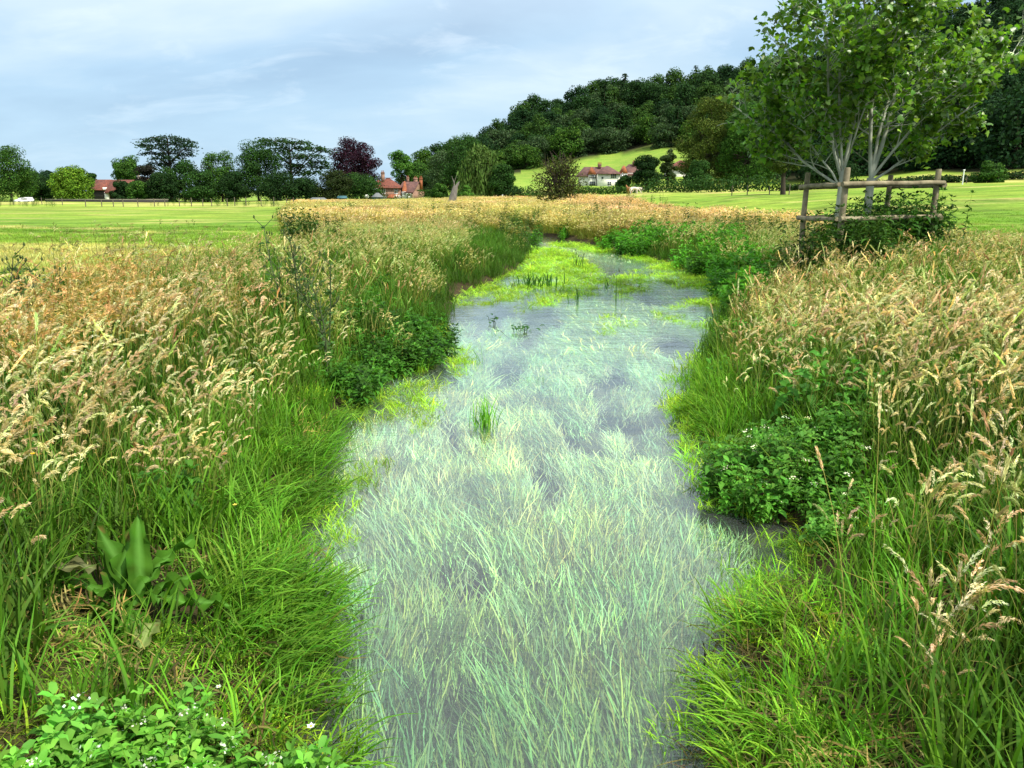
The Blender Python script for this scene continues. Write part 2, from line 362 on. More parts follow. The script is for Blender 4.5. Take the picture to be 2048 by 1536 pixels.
n5 = N('ShaderNodeTexNoise'); n5.inputs['Scale'].default_value = 0.25; n5.inputs['Detail'].default_value = 8; L(tc.outputs['Object'], n5.inputs[0])
r5 = N('ShaderNodeValToRGB'); L(n5.outputs['Fac'], r5.inputs[0]); r5.color_ramp.elements[0].position = 0.35; r5.color_ramp.elements[1].position = 0.65
r5.color_ramp.elements[0].color = (.8, .92, .75, 1); r5.color_ramp.elements[1].color = (1.2, 1.08, 1.1, 1)
mu = N('ShaderNodeMix'); mu.data_type = 'RGBA'; mu.blend_type = 'MULTIPLY'; mu.inputs['Factor'].default_value = 1; L(at.outputs[0], mu.inputs['A']); L(r.outputs[0], mu.inputs['B'])
mu2 = N('ShaderNodeMix'); mu2.data_type = 'RGBA'; mu2.blend_type = 'MULTIPLY'; mu2.inputs['Factor'].default_value = 1; L(mu.outputs['Result'], mu2.inputs['A']); L(r5.outputs[0], mu2.inputs['B'])
bp = N('ShaderNodeBump'); bp.inputs['Strength'].default_value = 0.7; bp.inputs['Distance'].default_value = 0.06; L(n.outputs['Fac'], bp.inputs['Height']); L(bp.outputs[0], b.inputs['Normal'])
L(mu2.outputs['Result'], b.inputs['Base Color']); L(b.outputs[0], o.inputs[0])
tag(gb.obj('ground', m, smooth_=True), kind='structure')

# ---- water sheet at z = 0, clipped to a margin round the channel
wx = np.arange(-4, 7, 0.25); 
wp = MB()
xs = np.linspace(-12, 9, 60); ys = np.concatenate([np.arange(-8, 24, 0.5), np.arange(24, 82, 1.0)])
WX, WY = np.meshgrid(xs, ys); nyw, nxw = WX.shape; near = sdr(WX, WY) < 1.2
near_l = inpoly(WX, WY, RIVER) | near
idw = (np.arange(nyw-1)[:, None]*nxw+np.arange(nxw-1)[None]); keep = near_l[:-1, :-1] | near_l[1:, :-1] | near_l[:-1, 1:] | near_l[1:, 1:]
fw = np.stack([idw, idw+1, idw+nxw+1, idw+nxw], -1)[keep]
wp.add(np.stack([WX, WY, WX*0], -1).reshape(-1, 3), fw, (.5, .5, .5))
m, t = newmat('clear_water'); N = t.nodes.new; L = t.links.new
o = N('ShaderNodeOutputMaterial'); tr = N('ShaderNodeBsdfTransparent'); tr.inputs[0].default_value = (0.95, 0.98, 0.965, 1)
gl = N('ShaderNodeBsdfGlossy'); gl.inputs['Roughness'].default_value = 0.12; gl.inputs[0].default_value = (0.97, 1, 1, 1)
tc = N('ShaderNodeTexCoord'); mp = N('ShaderNodeMapping'); mp.inputs['Scale'].default_value = (1.0, 2.6, 1); L(tc.outputs['Object'], mp.inputs[0])
n = N('ShaderNodeTexNoise'); n.inputs['Scale'].default_value = 5.0; n.inputs['Detail'].default_value = 5; n.inputs['Distortion'].default_value = 0.6; L(mp.outputs[0], n.inputs[0])
n2 = N('ShaderNodeTexNoise'); n2.inputs['Scale'].default_value = 1.1; n2.inputs['Detail'].default_value = 3; L(mp.outputs[0], n2.inputs[0])
ad = N('ShaderNodeMath'); ad.operation = 'MULTIPLY_ADD'; L(n2.outputs['Fac'], ad.inputs[0]); ad.inputs[1].default_value = 1.5; L(n.outputs['Fac'], ad.inputs[2])
bp = N('ShaderNodeBump'); bp.inputs['Strength'].default_value = 0.28; bp.inputs['Distance'].default_value = 0.016; L(ad.outputs[0], bp.inputs['Height'])
L(bp.outputs[0], gl.inputs['Normal'])
fr = N('ShaderNodeFresnel'); fr.inputs['IOR'].default_value = 1.46; L(bp.outputs[0], fr.inputs['Normal'])
ff = N('ShaderNodeMath'); ff.operation = 'MULTIPLY_ADD'; L(fr.outputs[0], ff.inputs[0]); ff.inputs[1].default_value = 1.3; ff.inputs[2].default_value = 0.005; ff.use_clamp = True
df = N('ShaderNodeBsdfDiffuse'); df.inputs[0].default_value = (0.70, 0.76, 0.76, 1)
ms = N('ShaderNodeMixShader'); ms.inputs[0].default_value = 0.035; L(tr.outputs[0], ms.inputs[1]); L(df.outputs[0], ms.inputs[2])  # thin pale diffuse layer: slight murk plus sky-reflection haze put into the colour
mm = N('ShaderNodeMixShader'); L(ff.outputs[0], mm.inputs[0]); L(ms.outputs[0], mm.inputs[1]); L(gl.outputs[0], mm.inputs[2]); L(mm.outputs[0], o.inputs[0])
tag(wp.obj('water', m), kind='structure')
# ================================================================ grasses and herbs (ground cover nobody could count)
STRAW = (0.61, 0.49, 0.27); STRAWL = (0.84, 0.74, 0.45); GRN = (0.085, 0.21, 0.02); GRND = (0.035, 0.115, 0.012); LIME = (0.29, 0.45, 0.035)
def panicle_tuft(rng, stems=9, h=(0.5, 0.88), rad=0.10, near=True, blades=9, lean=0.0, upright=False):
    mb = MB(); n = stems
    r = rad*np.sqrt(rng.random(n)); a = rng.random(n)*6.283
    base = np.stack([r*np.cos(a), r*np.sin(a), np.zeros(n)-0.03], -1)
    az = rng.normal(0.25, 1.25, n); H = rng.uniform(*h, n)
    th0 = np.abs(rng.normal(0.06, 0.07, n)); th1 = th0+rng.uniform(0.15, 0.6, n)
    stemc = jit((0.30, 0.30, 0.08), n, 0.2, rng)
    P, D = strips(mb, base, az, H, np.full(n, 0.0035 if near else 0.006), th0, th1, 4, stemc, 1.5, rng=rng, tip=0.6)
    tips = P[:, -1]
    # nodding seed head: an arching axis with short spikelets
    S = 9 if near else 4
    pl = rng.uniform(0.07, 0.20, n); tha = th1; thb = th1+(rng.uniform(0.0, .25, n) if upright else rng.uniform(0.5, 1.5, n))
    t = (np.arange(S)+0.5)/S; th = tha[:, None]+(thb-tha)[:, None]*t[None]
    Dd = np.stack([np.sin(th)*np.cos(az)[:, None], np.sin(th)*np.sin(az)[:, None], np.cos(th)], -1)
    Q = np.concatenate([tips[:, None], tips[:, None]+np.cumsum(Dd*(pl/S)[:, None, None], 1)], 1)
    hc = jit(STRAW, n, 0.16, rng); hc = np.where(rng.random((n, 1)) < 0.35, jit(STRAWL, n, 0.1, rng), hc); hc = np.where(rng.random((n, 1)) < 0.16, jit((0.36, 0.40, 0.15), n, 0.15, rng), hc); hc = np.where(rng.random((n, 1)) < 0.14, jit((0.48, 0.38, 0.17), n, 0.15, rng), hc)
    K = 6 if near else 3
    for k in range(K):
        ax = Q[:, :-1].reshape(-1, 3); dd = Dd.reshape(-1, 3); m = len(ax)
        c = np.repeat(hc, S, 0)*(1+rng.normal(0, 0.12, (m, 1)))
        env = np.tile(np.sin(np.pi*(0.12+0.83*t))**0.8, n)
        out = unit(dd*(3.2 if upright else 1.0)*rng.uniform(1.2, 1.9, (m, 1))+rdir(m, rng)*0.6+np.array([0, 0, -0.5]))
        ll = (0.012+0.016*env)*rng.uniform(0.7, 1.4, m)*(1.0 if near else 1.7); ww = ll*(0.22 if near else 0.22)
        diamonds(mb, ax+rdir(m, rng)*(0.006 if near else 0.01), out, rdir(m, rng), ll, ww, c, fold=0.1)
    # leaf blades
    nb = blades; r = rad*1.2*np.sqrt(rng.random(nb)); a = rng.random(nb)*6.283
    base = np.stack([r*np.cos(a), r*np.sin(a), np.zeros(nb)-0.03], -1)
    gc_ = jit((0.10, 0.20, 0.022), nb, 0.3, rng); gc_ = np.where(rng.random((nb, 1)) < 0.22, jit((0.38, 0.32, 0.10), nb, 0.15, rng), gc_)
    strips(mb, base, rng.random(nb)*6.283, rng.uniform(0.35, 0.8, nb), np.full(nb, 0.008 if near else 0.012), np.abs(rng.normal(0.1, 0.12, nb)), rng.uniform(0.5, 1.7, nb), 4, gc_, 1.6, rng=rng)
    return mb
def blade_tuft(rng, n=34, L_=(0.25, 0.55), rad=0.12, w=0.008, col=GRN, droop=(0.5, 1.8), az=None, azs=9, th0=0.15, S=5, cv=0.25, wig=0.08):
    mb = MB(); r = rad*np.sqrt(rng.random(n)); a = rng.random(n)*6.283
    base = np.stack([r*np.cos(a), r*np.sin(a), np.zeros(n)-0.02], -1)
    z = rng.random(n)*6.283 if az is None else rng.normal(az, azs, n)
    c = jit(col, n, cv, rng, 0.10); 
    strips(mb, base, z, rng.uniform(*L_, n), w*rng.uniform(0.7, 1.3, n), np.abs(rng.normal(th0, 0.15, n)), rng.uniform(*droop, n), S, c, 1.4, rng=rng, wig=wig, tip=0.06)
    return mb
def far_tuft(rng, n=60, h=(0.55, 1.0), rad=0.55):
    mb = MB(); r = rad*np.sqrt(rng.random(n)); a = rng.random(n)*6.283
    base = np.stack([r*np.cos(a), r*np.sin(a), np.zeros(n)-0.05], -1); az = rng.normal(0.2, 1.3, n)
    P, D = strips(mb, base, az, rng.uniform(*h, n), np.full(n, 0.012), np.abs(rng.normal(0.05, 0.06, n)), rng.uniform(0.2, 0.7, n), 2, jit((0.27, 0.25, 0.06), n, 0.25, rng), 1.5, rng=rng, tip=0.6)
    t = P[:, -1]; hc = jit(STRAW, n, 0.25, rng)
    for k in range(2):
        strips(mb, t, az+rng.normal(0, 0.4, n), rng.uniform(0.12, 0.24, n), np.full(n, 0.035), rng.uniform(0.5, 1.1, n), rng.uniform(1.3, 2.5, n), 3, hc, 1, rng=rng, twist=np.full(n, 0.0)+rng.normal(0, .9, n))
    m = 30; r = rad*np.sqrt(rng.random(m)); a = rng.random(m)*6.283
    base = np.stack([r*np.cos(a), r*np.sin(a), np.zeros(m)-0.05], -1)
    strips(mb, base, rng.random(m)*6.283, rng.uniform(0.35, 0.7, m), np.full(m, 0.025), np.abs(rng.normal(0.1, 0.1, m)), rng.uniform(0.4, 1.4, m), 3, jit((0.14, 0.19, 0.03), m, 0.3, rng), 1.5, rng=rng)
    return mb
def leafy(rng, h=(0.3, 0.6), stems=6, rad=0.12, leaf=0.06, pairs=7, col=(0.04, 0.14, 0.02), spread=0.5, aspect=0.42, flowers=0):
    """stems carrying pairs of pointed leaves (nettle, mint, umbellifer)"""
    mb = MB(); n = stems; r = rad*np.sqrt(rng.random(n)); a = rng.random(n)*6.283
    base = np.stack([r*np.cos(a), r*np.sin(a), np.zeros(n)-0.03], -1); az = a+rng.normal(0, 0.5, n)
    P, D = strips(mb, base, az, rng.uniform(*h, n), np.full(n, 0.006), np.abs(rng.normal(0.05, 0.05, n)), rng.uniform(0.1, spread, n), 6, jit((0.10, 0.16, 0.03), n, 0.2, rng), 1.3, rng=rng, tip=0.5)
    for i in range(n):
        for k in range(pairs):
            f = (k+1.2)/(pairs+0.4)*6; j = min(int(f), 5); p = P[i, j]+(P[i, j+1]-P[i, j])*(f-j)
            m = 4 if k == pairs-1 else 2; az0 = k*1.57+i
            aa = az0+np.arange(m)*2*math.pi/m+rng.normal(0, 0.35, m)
            el = rng.uniform(-0.5, 0.45, m) if k < pairs-1 else rng.uniform(0.1, 0.9, m)
            d = np.stack([np.cos(aa)*np.cos(el), np.sin(aa)*np.cos(el), np.sin(el)], -1)
            ll = leaf*rng.uniform(0.75, 1.3, m)*(0.65+0.7*math.sin(math.pi*(k+0.7)/(pairs+0.4)))
            sd0 = np.stack([-np.sin(aa), np.cos(aa), rng.normal(0, 0.3, m)], -1)
            c = jit(col, m, 0.22, rng)
            # a leaf folded along its midrib: 2 quads
            S0 = unit(sd0); up = np.cross(d, S0)*-1; up = np.where(up[:, 2:] < 0, -up, up)
            b0 = np.repeat(p[None], m, 0); p1 = b0+d*(ll*0.35)[:, None]-up*0.004; p2 = b0+d*(ll*0.7)[:, None]; tip = b0+d*ll[:, None]-np.array([0, 0, 1])*(ll*0.22)[:, None]
            w = ll*aspect*0.5
            V = np.stack([b0, p1+S0*w[:, None]+up*(w*0.35)[:, None], p2+S0*(w*0.75)[:, None]+up*(w*0.2)[:, None], tip, p2-S0*(w*0.75)[:, None]+up*(w*0.2)[:, None], p1-S0*w[:, None]+up*(w*0.35)[:, None], p1, p2], 1).reshape(-1, 3)
            o8 = (np.arange(m)*8)[:, None]
            mb.add(V, np.concatenate([o8+np.array([[6, 1, 2, 7]]), o8+np.array([[6, 7, 4, 5]])]), np.repeat(c, 8, 0))
            mb.n -= len(V); mb.f[4].pop(); mb.fm[4].pop(); mb.v.pop(); mb.c.pop()
            mb.add(V, np.concatenate([o8+np.array([[6, 1, 2, 7]]), o8+np.array([[6, 7, 4, 5]])]), np.repeat(c, 8, 0))
            nb = mb.n-len(V)
            tr = np.concatenate([o8+np.array([[0, 1, 6]]), o8+np.array([[0, 6, 5]]), o8+np.array([[7, 2, 3]]), o8+np.array([[7, 3, 4]])])
            mb.f.setdefault(3, []).append(tr+nb); mb.fm.setdefault(3, []).append(np.zeros(len(tr), int))
        if flowers and rng.random() < flowers:
            m = 14; p = P[i, -1]+np.array([0, 0, 0.02]); q = p+np.concatenate([rng.normal(0, 0.02, (m, 2)), rng.normal(0, 0.004, (m, 1))], 1)
            diamonds(mb, q, rdir(m, rng)*np.array([1, 1, 0.2]), rdir(m, rng), 0.014, 0.012, (0.8, 0.8, 0.72))
    return mb
def weed_tuft(rng, n=80, rad=0.16):
    """long ribbons combed along by the current, just under the surface"""
    mb = MB(); base = np.stack([rng.normal(0, rad*0.6, n), rng.normal(0, rad, n), rng.uniform(-0.1, 0.10, n)], -1)
    az = rng.normal(math.pi/2, 0.15, n)
    th0 = rng.uniform(1.3, 1.52, n)
    c = jit((0.42, 0.60, 0.36), n, 0.3, rng, 0.07); c = np.where(rng.random((n, 1)) < 0.2, jit((0.60, 0.68, 0.30), n, 0.2, rng), c)
    strips(mb, base, az, rng.uniform(0.22, 0.55, n), rng.uniform(0.005, 0.010, n), th0, np.full(n, 1.60), 6, c, 0.6, rng=rng, wig=0.09, twist=rng.normal(0, 0.25, n), tip=0.15)
    return mb
SRC = {}
def source(name, fn, k=5, mat=None):
    c = bpy.data.collections.new(name+'_kinds')
    for i in range(k):
        r = np.random.default_rng(hash_(name)+i*7); mb = fn(r)
        o = bpy.data.objects.new(f'{name}_tuft_{i}', mb.mesh(name, mat or M_LEAFI)); c.objects.link(o)
    SRC[name] = (c, k); return c
def hash_(s): return sum(ord(ch)*(i+3) for i, ch in enumerate(s))
def scatter(name, src, pts, scale, tint, rot_sd=0.0, label=None, zrot=None):
    """one stuff object: real tufts instanced on points standing on the ground"""
    c, k = SRC[src]; n = len(pts)
    if n == 0: return
    me = bpy.data.meshes.new(name); me.vertices.add(n); me.vertices.foreach_set('co', np.asarray(pts, np.float32).ravel())
    rng = np.random.default_rng(hash_(name))
    def attr(nm, ty, key, arr):
        a = me.attributes.new(nm, ty, 'POINT'); a.data.foreach_set(key, np.asarray(arr).ravel())
    z = rng.normal(0, 0.9, n) if zrot is None else (rng.random(n)*6.283 if zrot == 'all' else rng.normal(zrot[0], zrot[1], n) if np.ndim(zrot[0]) == 0 else zrot[0]+rng.normal(0, zrot[1], n))
    rot = np.stack([rng.normal(0, rot_sd, n), rng.normal(0, rot_sd, n), z], -1)
    attr('idx', 'INT', 'value', rng.integers(0, k, n).astype(np.int32)); attr('rot', 'FLOAT_VECTOR', 'vector', rot.astype(np.float32))
    sc = np.asarray(scale, float); sc = sc[:, None]*np.ones((1, 3)) if sc.ndim == 1 else sc
    attr('scl', 'FLOAT_VECTOR', 'vector', sc.astype(np.float32)); attr('tint', 'FLOAT_VECTOR', 'vector', np.asarray(tint, np.float32))
    ng = bpy.data.node_groups.new(name, 'GeometryNodeTree')
    ng.interface.new_socket('Geometry', in_out='INPUT', socket_type='NodeSocketGeometry'); ng.interface.new_socket('Geometry', in_out='OUTPUT', socket_type='NodeSocketGeometry')
    N = ng.nodes.new; L = ng.links.new
    gi = N('NodeGroupInput'); go = N('NodeGroupOutput'); mp = N('GeometryNodeMeshToPoints'); ip = N('GeometryNodeInstanceOnPoints'); ci = N('GeometryNodeCollectionInfo')
    ci.inputs['Collection'].default_value = c; ci.inputs['Separate Children'].default_value = True; ci.inputs['Reset Children'].default_value = True
    L(gi.outputs[0], mp.inputs[0]); L(mp.outputs[0], ip.inputs['Points']); L(ci.outputs[0], ip.inputs['Instance']); ip.inputs['Pick Instance'].default_value = True
    def na(nm, ty):
        a = N('GeometryNodeInputNamedAttribute'); a.data_type = ty; a.inputs['Name'].default_value = nm; return [x for x in a.outputs if x.enabled and x.name == 'Attribute'][0]
    L(na('idx', 'INT'), ip.inputs['Instance Index']); L(na('rot', 'FLOAT_VECTOR'), ip.inputs['Rotation']); L(na('scl', 'FLOAT_VECTOR'), ip.inputs['Scale'])
    L(ip.outputs[0], go.inputs[0])
    o = link(name, me); o.modifiers.new('scatter', 'NODES').node_group = ng
    tag(o, label, None, None, 'stuff'); return o

def inview(x, y, z=0.6, mx=700, my=400):
    px, py = proj(x, y, z); return (px > -mx) & (px < 2048+mx) & (py < 1536+my)
def sample(y0, y1, dens, xw=0.74, pad=2.2, seed=0):
    """points spread evenly over the visible wedge between two distances; dens per m2"""
    r = np.random.default_rng(900+seed); A = (xw*(y0+y1)+2*pad)*(y1-y0); n = int(A*dens*1.0)
    Y = r.uniform(y0, y1, int(n*2)); W_ = xw*Y+pad; k = r.random(len(Y)) < W_/(xw*y1+pad); Y = Y[k]
    nt = int((xw*(y0+y1)+2*pad)*(y1-y0)*dens); Y = Y[:nt]
    X = r.uniform(-1, 1, len(Y))*(xw*Y+pad); return X, Y, r

# ---- where the tall straw-coloured grass is, and where only green growth (photo rows of the tips, real ground positions)
def straw_density(x, y, z):
    px, py = proj(x, y, z); d = np.ones(x.shape)
    n = fnoise(x, y, 1.2, 71); n2 = fnoise(x, y, 0.5, 73)
    # left bank: straw thins towards the water and the lower frame
    lim = np.interp(py, [400, 480, 560, 640, 700, 760, 850, 950, 1050, 1150, 1250, 1300], [1200, 1080, 980, 830, 640, 620, 520, 480, 470, 430, 200, 0])
    left = smooth(50, -60, px-lim+(n-0.5)*160)
    rl = np.interp(py, [400, 480, 560, 640, 700, 800, 900, 1000, 1100, 1200, 1350, 1536], [1000, 1240, 1480, 1440, 1430, 1470, 1640, 1600, 1650, 1700, 1760, 1800])
    right = smooth(-40, 50, px-rl+(n-0.5)*180)
    d = np.where(x*1.0 < xat(1150, y), left, right)
    lowr = np.interp(py, [850, 1000, 1150, 1300, 1500], [1, .9, .65, .45, .3]); lowl = np.interp(py, [650, 800, 950, 1100, 1200], [1, .92, .85, .7, .3])
    d = d*np.where(px > 1200, lowr, lowl)
    d = d*smooth(0.30, 0.58, n2+0.10)
    return d
EDGE = 0.25
def pick(r, prob): return r.random(len(prob)) < prob
def tints(r, n, base=(1, 1, 1), s=0.14, hue=0.05): return np.clip(np.array(base)[None]*(1+r.normal(0, s, (n, 1)))*(1+r.normal(0, hue, (n, 3))), 0.05, 3)
def put(x, y): return np.stack([x, y, terrain(x, y)], -1)

source('seeding_grass', lambda r: panicle_tuft(r), 7)
source('seeding_grass_mid', lambda r: panicle_tuft(r, 13, (0.5, 0.82), 0.24, False, 20), 5)
source('far_grass', lambda r: far_tuft(r), 5)
source('lush_blades', lambda r: blade_tuft(r, 22, (0.22, 0.52), 0.14, 0.013, GRN, (0.4, 1.9)), 5)
source('dark_blades', lambda r: blade_tuft(r, 34, (0.25, 0.5), 0.2, 0.012, (0.05, 0.135, 0.016), (0.3, 1.5)), 4)
source('lying_blades', lambda r: blade_tuft(r, 22, (0.22, 0.45), 0.14, 0.012, (0.11, 0.26, 0.02), (1.2, 2.1), 0.0, 0.5, 0.5), 4)
source('mat_grass', lambda r: blade_tuft(r, 34, (0.08, 0.22), 0.14, 0.008, LIME, (0.9, 1.9), None, 1, 0.6, 4, 0.25), 5)
source('field_grass', lambda r: blade_tuft(r, 60, (0.06, 0.16), 0.4, 0.012, (0.2, 0.32, 0.045), (0.4, 1.6), None, 1, 0.3, 2, 0.25), 4)
source('herb', lambda r: leafy(r, (0.22, 0.5), 7, 0.14, 0.085, 6, (0.055, 0.17, 0.02)), 5)
source('nettle', lambda r: leafy(r, (0.6, 1.1), 5, 0.15, 0.095, 11, (0.045, 0.115, 0.016), 0.3, 0.36), 4)
source('umbel_herb', lambda r: leafy(r, (0.2, 0.42), 8, 0.13, 0.055, 8, (0.075, 0.21, 0.03), 0.8, 0.5, 0.12), 4)
source('cress', lambda r: leafy(r, (0.10, 0.24), 9, 0.12, 0.055, 5, (0.15, 0.38, 0.045), 0.9, 0.46, 0.10), 4)
source('ribbon_weed', lambda r: weed_tuft(r), 6)

# patches of herbs, as photo outlines of their feet on the bank
def patch(P, z=0.2): return [gp(px, py, z) for px, py in P]
HERB_L = patch([(640, 800), (700, 720), (640, 650), (760, 610), (860, 620), (960, 680), (920, 720), (840, 770), (740, 800)])
HERB_R = [patch(P, 0.15) for P in ([(1200, 505), (1215, 480), (1310, 480), (1350, 515), (1270, 512)], [(1330, 530), (1350, 490), (1480, 490), (1500, 560), (1430, 560)], [(1430, 600), (1440, 540), (1520, 540), (1540, 640), (1470, 620)], [(1060, 485), (1070, 470), (1130, 470), (1140, 485)])]
UMB = patch([(1430, 985), (1435, 910), (1500, 890), (1720, 900), (1740, 1010), (1660, 1080), (1560, 1060), (1450, 1030)], 0.2)
CRESS = patch([(-60, 1760), (40, 1640), (180, 1560), (330, 1515), (560, 1530), (690, 1590), (680, 1760)], 0.1)
DOCKP = gp(265, 1255, 0.2)
LOWL = patch([(-300, 1600), (-200, 1420), (40, 1380), (140, 1310), (330, 1330), (480, 1300), (600, 1300), (660, 1560), (620, 1800), (-300, 1800)], 0.1)
LOWR = patch([(1440, 1800), (1440, 1180), (1560, 1100), (1640, 1180), (1760, 1330), (1800, 1536), (1830, 1800)], 0.1)

# --- near tall seeding grass
X, Y, r = sample(1.3, 9.5, 60, seed=1); s = sdr(X, Y); d = straw_density(X, Y, terrain(X, Y)+0.8)
edge = smooth(0.2, 0.9, s); ok = (s > 0.12) & (mown(X, Y) == 0) & ~inpoly(X, Y, LOWL) & ~inpoly(X, Y, LOWR) & ~inpoly(X, Y, CRESS) & (np.hypot(X-DOCKP[0], Y-DOCKP[1]-0.1) > 0.5) & (np.hypot(X, Y) > 2.0) & inview(X, Y) & ~inpoly(X, Y, UMB)
ok &= ~((X < 0) & (Y < np.where(X < -1.9, 3.2, 3.9))) & ~((X > 0) & (Y < 2.6) & (X < 1.7))
ok &= pick(r, np.clip(d*edge, 0, 1)*np.where(X < 0, .34, .44))
x, y = X[ok], Y[ok]; g = fnoise(x, y, 0.9, 77)
sc = r.uniform(0.6, 1.15, len(x))*np.interp(s[ok], [0, 0.6, 1.5], [0.5, 0.75, 1.0])
scatter('seeding_meadow_grass', 'seeding_grass', put(x, y), sc, tints(r, len(x), (1, 1, 1), 0.10), 0.07, 'pale straw seed heads of tall meadow grass on both near banks')
# --- a second, upright grass and brown seeding stalks among it
source('upright_grass', lambda r: panicle_tuft(r, 4, (0.6, 1.05), 0.16, True, 4, upright=True), 5)
X, Y, r = sample(1.8, 14, 5, seed=17); s = sdr(X, Y); d = straw_density(X, Y, terrain(X, Y)+0.8)
ok = (s > .5) & (mown(X, Y) == 0) & inview(X, Y) & pick(r, np.clip(d*.5+.3, 0, 1)) & ~inpoly(X, Y, LOWL) & ~inpoly(X, Y, LOWR) & ~inpoly(X, Y, CRESS) & ~((X < 0) & (Y < 4.2)) & ~((X > 0) & (Y < 2.8) & (X < 1.9)) & (np.hypot(X-DOCKP[0], Y-DOCKP[1]) > .6) & ~inpoly(X, Y, UMB)
x, y = X[ok], Y[ok]; kk = r.random((len(x), 1)); ti = np.where(kk < .35, np.array([[.55, .38, .3]]), np.where(kk < .7, np.array([[.75, .95, .6]]), np.array([[1.1, 1.05, .95]])))
scatter('upright_seeding_grass', 'upright_grass', put(x, y), r.uniform(.7, 1.15, len(x)), tints(r, len(x), (1, 1, 1), .12)*ti, .1, 'upright brown and greenish seed spikes among the nodding grass')
# --- mid tall grass
X, Y, r = sample(9.5, 36, 17, seed=2); s = sdr(X, Y); z = terrain(X, Y)+0.8; d = straw_density(X, Y, z)
nb = np.zeros(len(X), bool)
for P in HERB_R+[HERB_L]: nb |= inpoly(X, Y, P) & (fnoise(X, Y, 1.0, 23) > .42)
GUARD = np.array([(6.4, 15.8), (8.9, 16.5), (8.8, 18.7), (6.3, 18.2)])
px, py = proj(X, Y, z); gap = smooth(70, 20, np.abs(px-985))*(Y > 23)
ok = (s > 0.2) & (mown(X, Y) == 0) & ~nb & ~inpoly(X, Y, GUARD) & inview(X, Y) & pick(r, np.clip(d*smooth(0.1, .6, s)*(1-gap*0.93), 0, 1)*np.where((X < 0) & (Y < 20), .32, .52))
ok &= ~((X > 5.0) & (X < 9.5) & (Y > 14.3) & (Y < 19.5) & (Y > 15.6) & (r.random(len(X)) < 0.4))
x, y = X[ok], Y[ok]; n = fnoise(x, y, 3, 79)[:, None]; n2 = fnoise(x, y, 1.4, 83)[:, None]
warm = np.array([1.05, 0.96, 0.88]); olive = np.array([0.80, 0.95, 0.65])
ti = tints(r, len(x), (1.0, 1, 1), 0.10)*(olive*(1-smooth(.35, .6, n))+warm*smooth(.35, .6, n))
scatter('meadow_grass_beyond', 'seeding_grass_mid', put(x, y), r.uniform(0.6, 1.15, len(x))*np.interp(s[ok], [0.2, .8, 1.6], [0.75, 0.9, 1.0])*(1-0.4*gap[ok]), ti, 0.06, 'golden nodding grass in the middle distance either side of the bend')
# --- far tall grass
for nm, a, b_, dn, seed, sz in (('golden_grass', 36, 75, 3.4, 3, 1.0), ('golden_grass_far', 75, 175, 1.4, 4, 1.45)):
    X, Y, r = sample(a, b_, dn, seed=seed); s = sdr(X, Y); px, py = proj(X, Y, terrain(X, Y)+.8); gap = (np.abs(px-985) < 45) & (Y < 60)
    ok = (s > 0.5) & (mown(X, Y) == 0) & inview(X, Y) & ~(gap & (r.random(len(X)) < 0.9))
    x, y = X[ok], Y[ok]; n = smooth(.35, .62, fnoise(x, y, 9, 87))[:, None]; pk = smooth(1050, 1300, px[ok])[:, None]
    ti = tints(r, len(x), (1.0, 1, 1), 0.12)*(np.array([0.85, 0.95, 0.62])*(1-n)+np.array([1.1, 1.0, 0.9])*n)*(.62+.76*fnoise(x, y*.6, 3.2, 161)[:, None])*(1+pk*np.array([[0.08, -0.03, 0.06]]))
    scatter(nm, 'far_grass', put(x, y), np.stack([r.uniform(.85, 1.2, len(x))*sz, r.uniform(.85, 1.2, len(x))*sz, r.uniform(.5, 1.15, len(x))], -1), ti, 0.05, 'distant golden grass before the cottages' if a > 40 else 'golden grass beyond the bend of the stream')
# --- green understorey
X, Y, r = sample(1.0, 10, 72, seed=5); s = sdr(X, Y); d = straw_density(X, Y, terrain(X, Y)+0.5)
low = inpoly(X, Y, LOWL) | inpoly(X, Y, LOWR); ok = (s > 0.02) & (mown(X, Y) == 0) & inview(X, Y) & (np.hypot(X, Y) > 1.3) & ~inpoly(X, Y, CRESS) & (np.hypot(X-DOCKP[0], Y-DOCKP[1]-0.05) > 0.33)
ok &= ~((X > 0) & (s < .45) & (Y > 3.8) & (Y < 5.6) & (r.random(len(X)) < .8)); ok &= pick(r, np.where(low, 0.24, np.where(inpoly(X, Y, UMB), 0.3, 0.74)))
x, y, s2 = X[ok], Y[ok], s[ok]; n = fnoise(x, y, 0.8, 91)[:, None]
wet = smooth(1.6, 0.2, s2)[:, None]
ti = tints(r, len(x), (1, 1, 1), 0.18)*(np.array([0.60, 0.58, 0.55])*(1-wet)+np.array([1.25, 1.15, 0.9])*wet)*(0.55+0.95*n)  # blades away from the water tinted darker, painting shade beneath the seed heads
scatter('lush_grass', 'lush_blades', put(x, y), r.uniform(0.75, 1.45, len(x))*np.interp(s2, [0, .5, 1.5], [.5, .7, 1.0]), ti, 0.12, 'lush green blades under the seed heads and along the banks', 'all')
X, Y, r = sample(10, 36, 14, seed=6); s = sdr(X, Y); ok = (s > 0.05) & (mown(X, Y) == 0) & inview(X, Y)
x, y, s2 = X[ok], Y[ok], s[ok]; n = fnoise(x, y, 2.0, 93)[:, None]; wet = smooth(1.5, 0.3, s2)[:, None]
scatter('under_grass', 'dark_blades', put(x, y), r.uniform(1.1, 1.75, len(x))*np.interp(s2, [0, 1.2, 3], [.5, .8, 1.0]), tints(r, len(x), (1.35, 1.15, .8), 0.18)*(0.6+0.8*n)*(1-wet+wet*np.array([.72, .72, .8])), 0.1, 'green grass along the banks of the far reach', 'all')
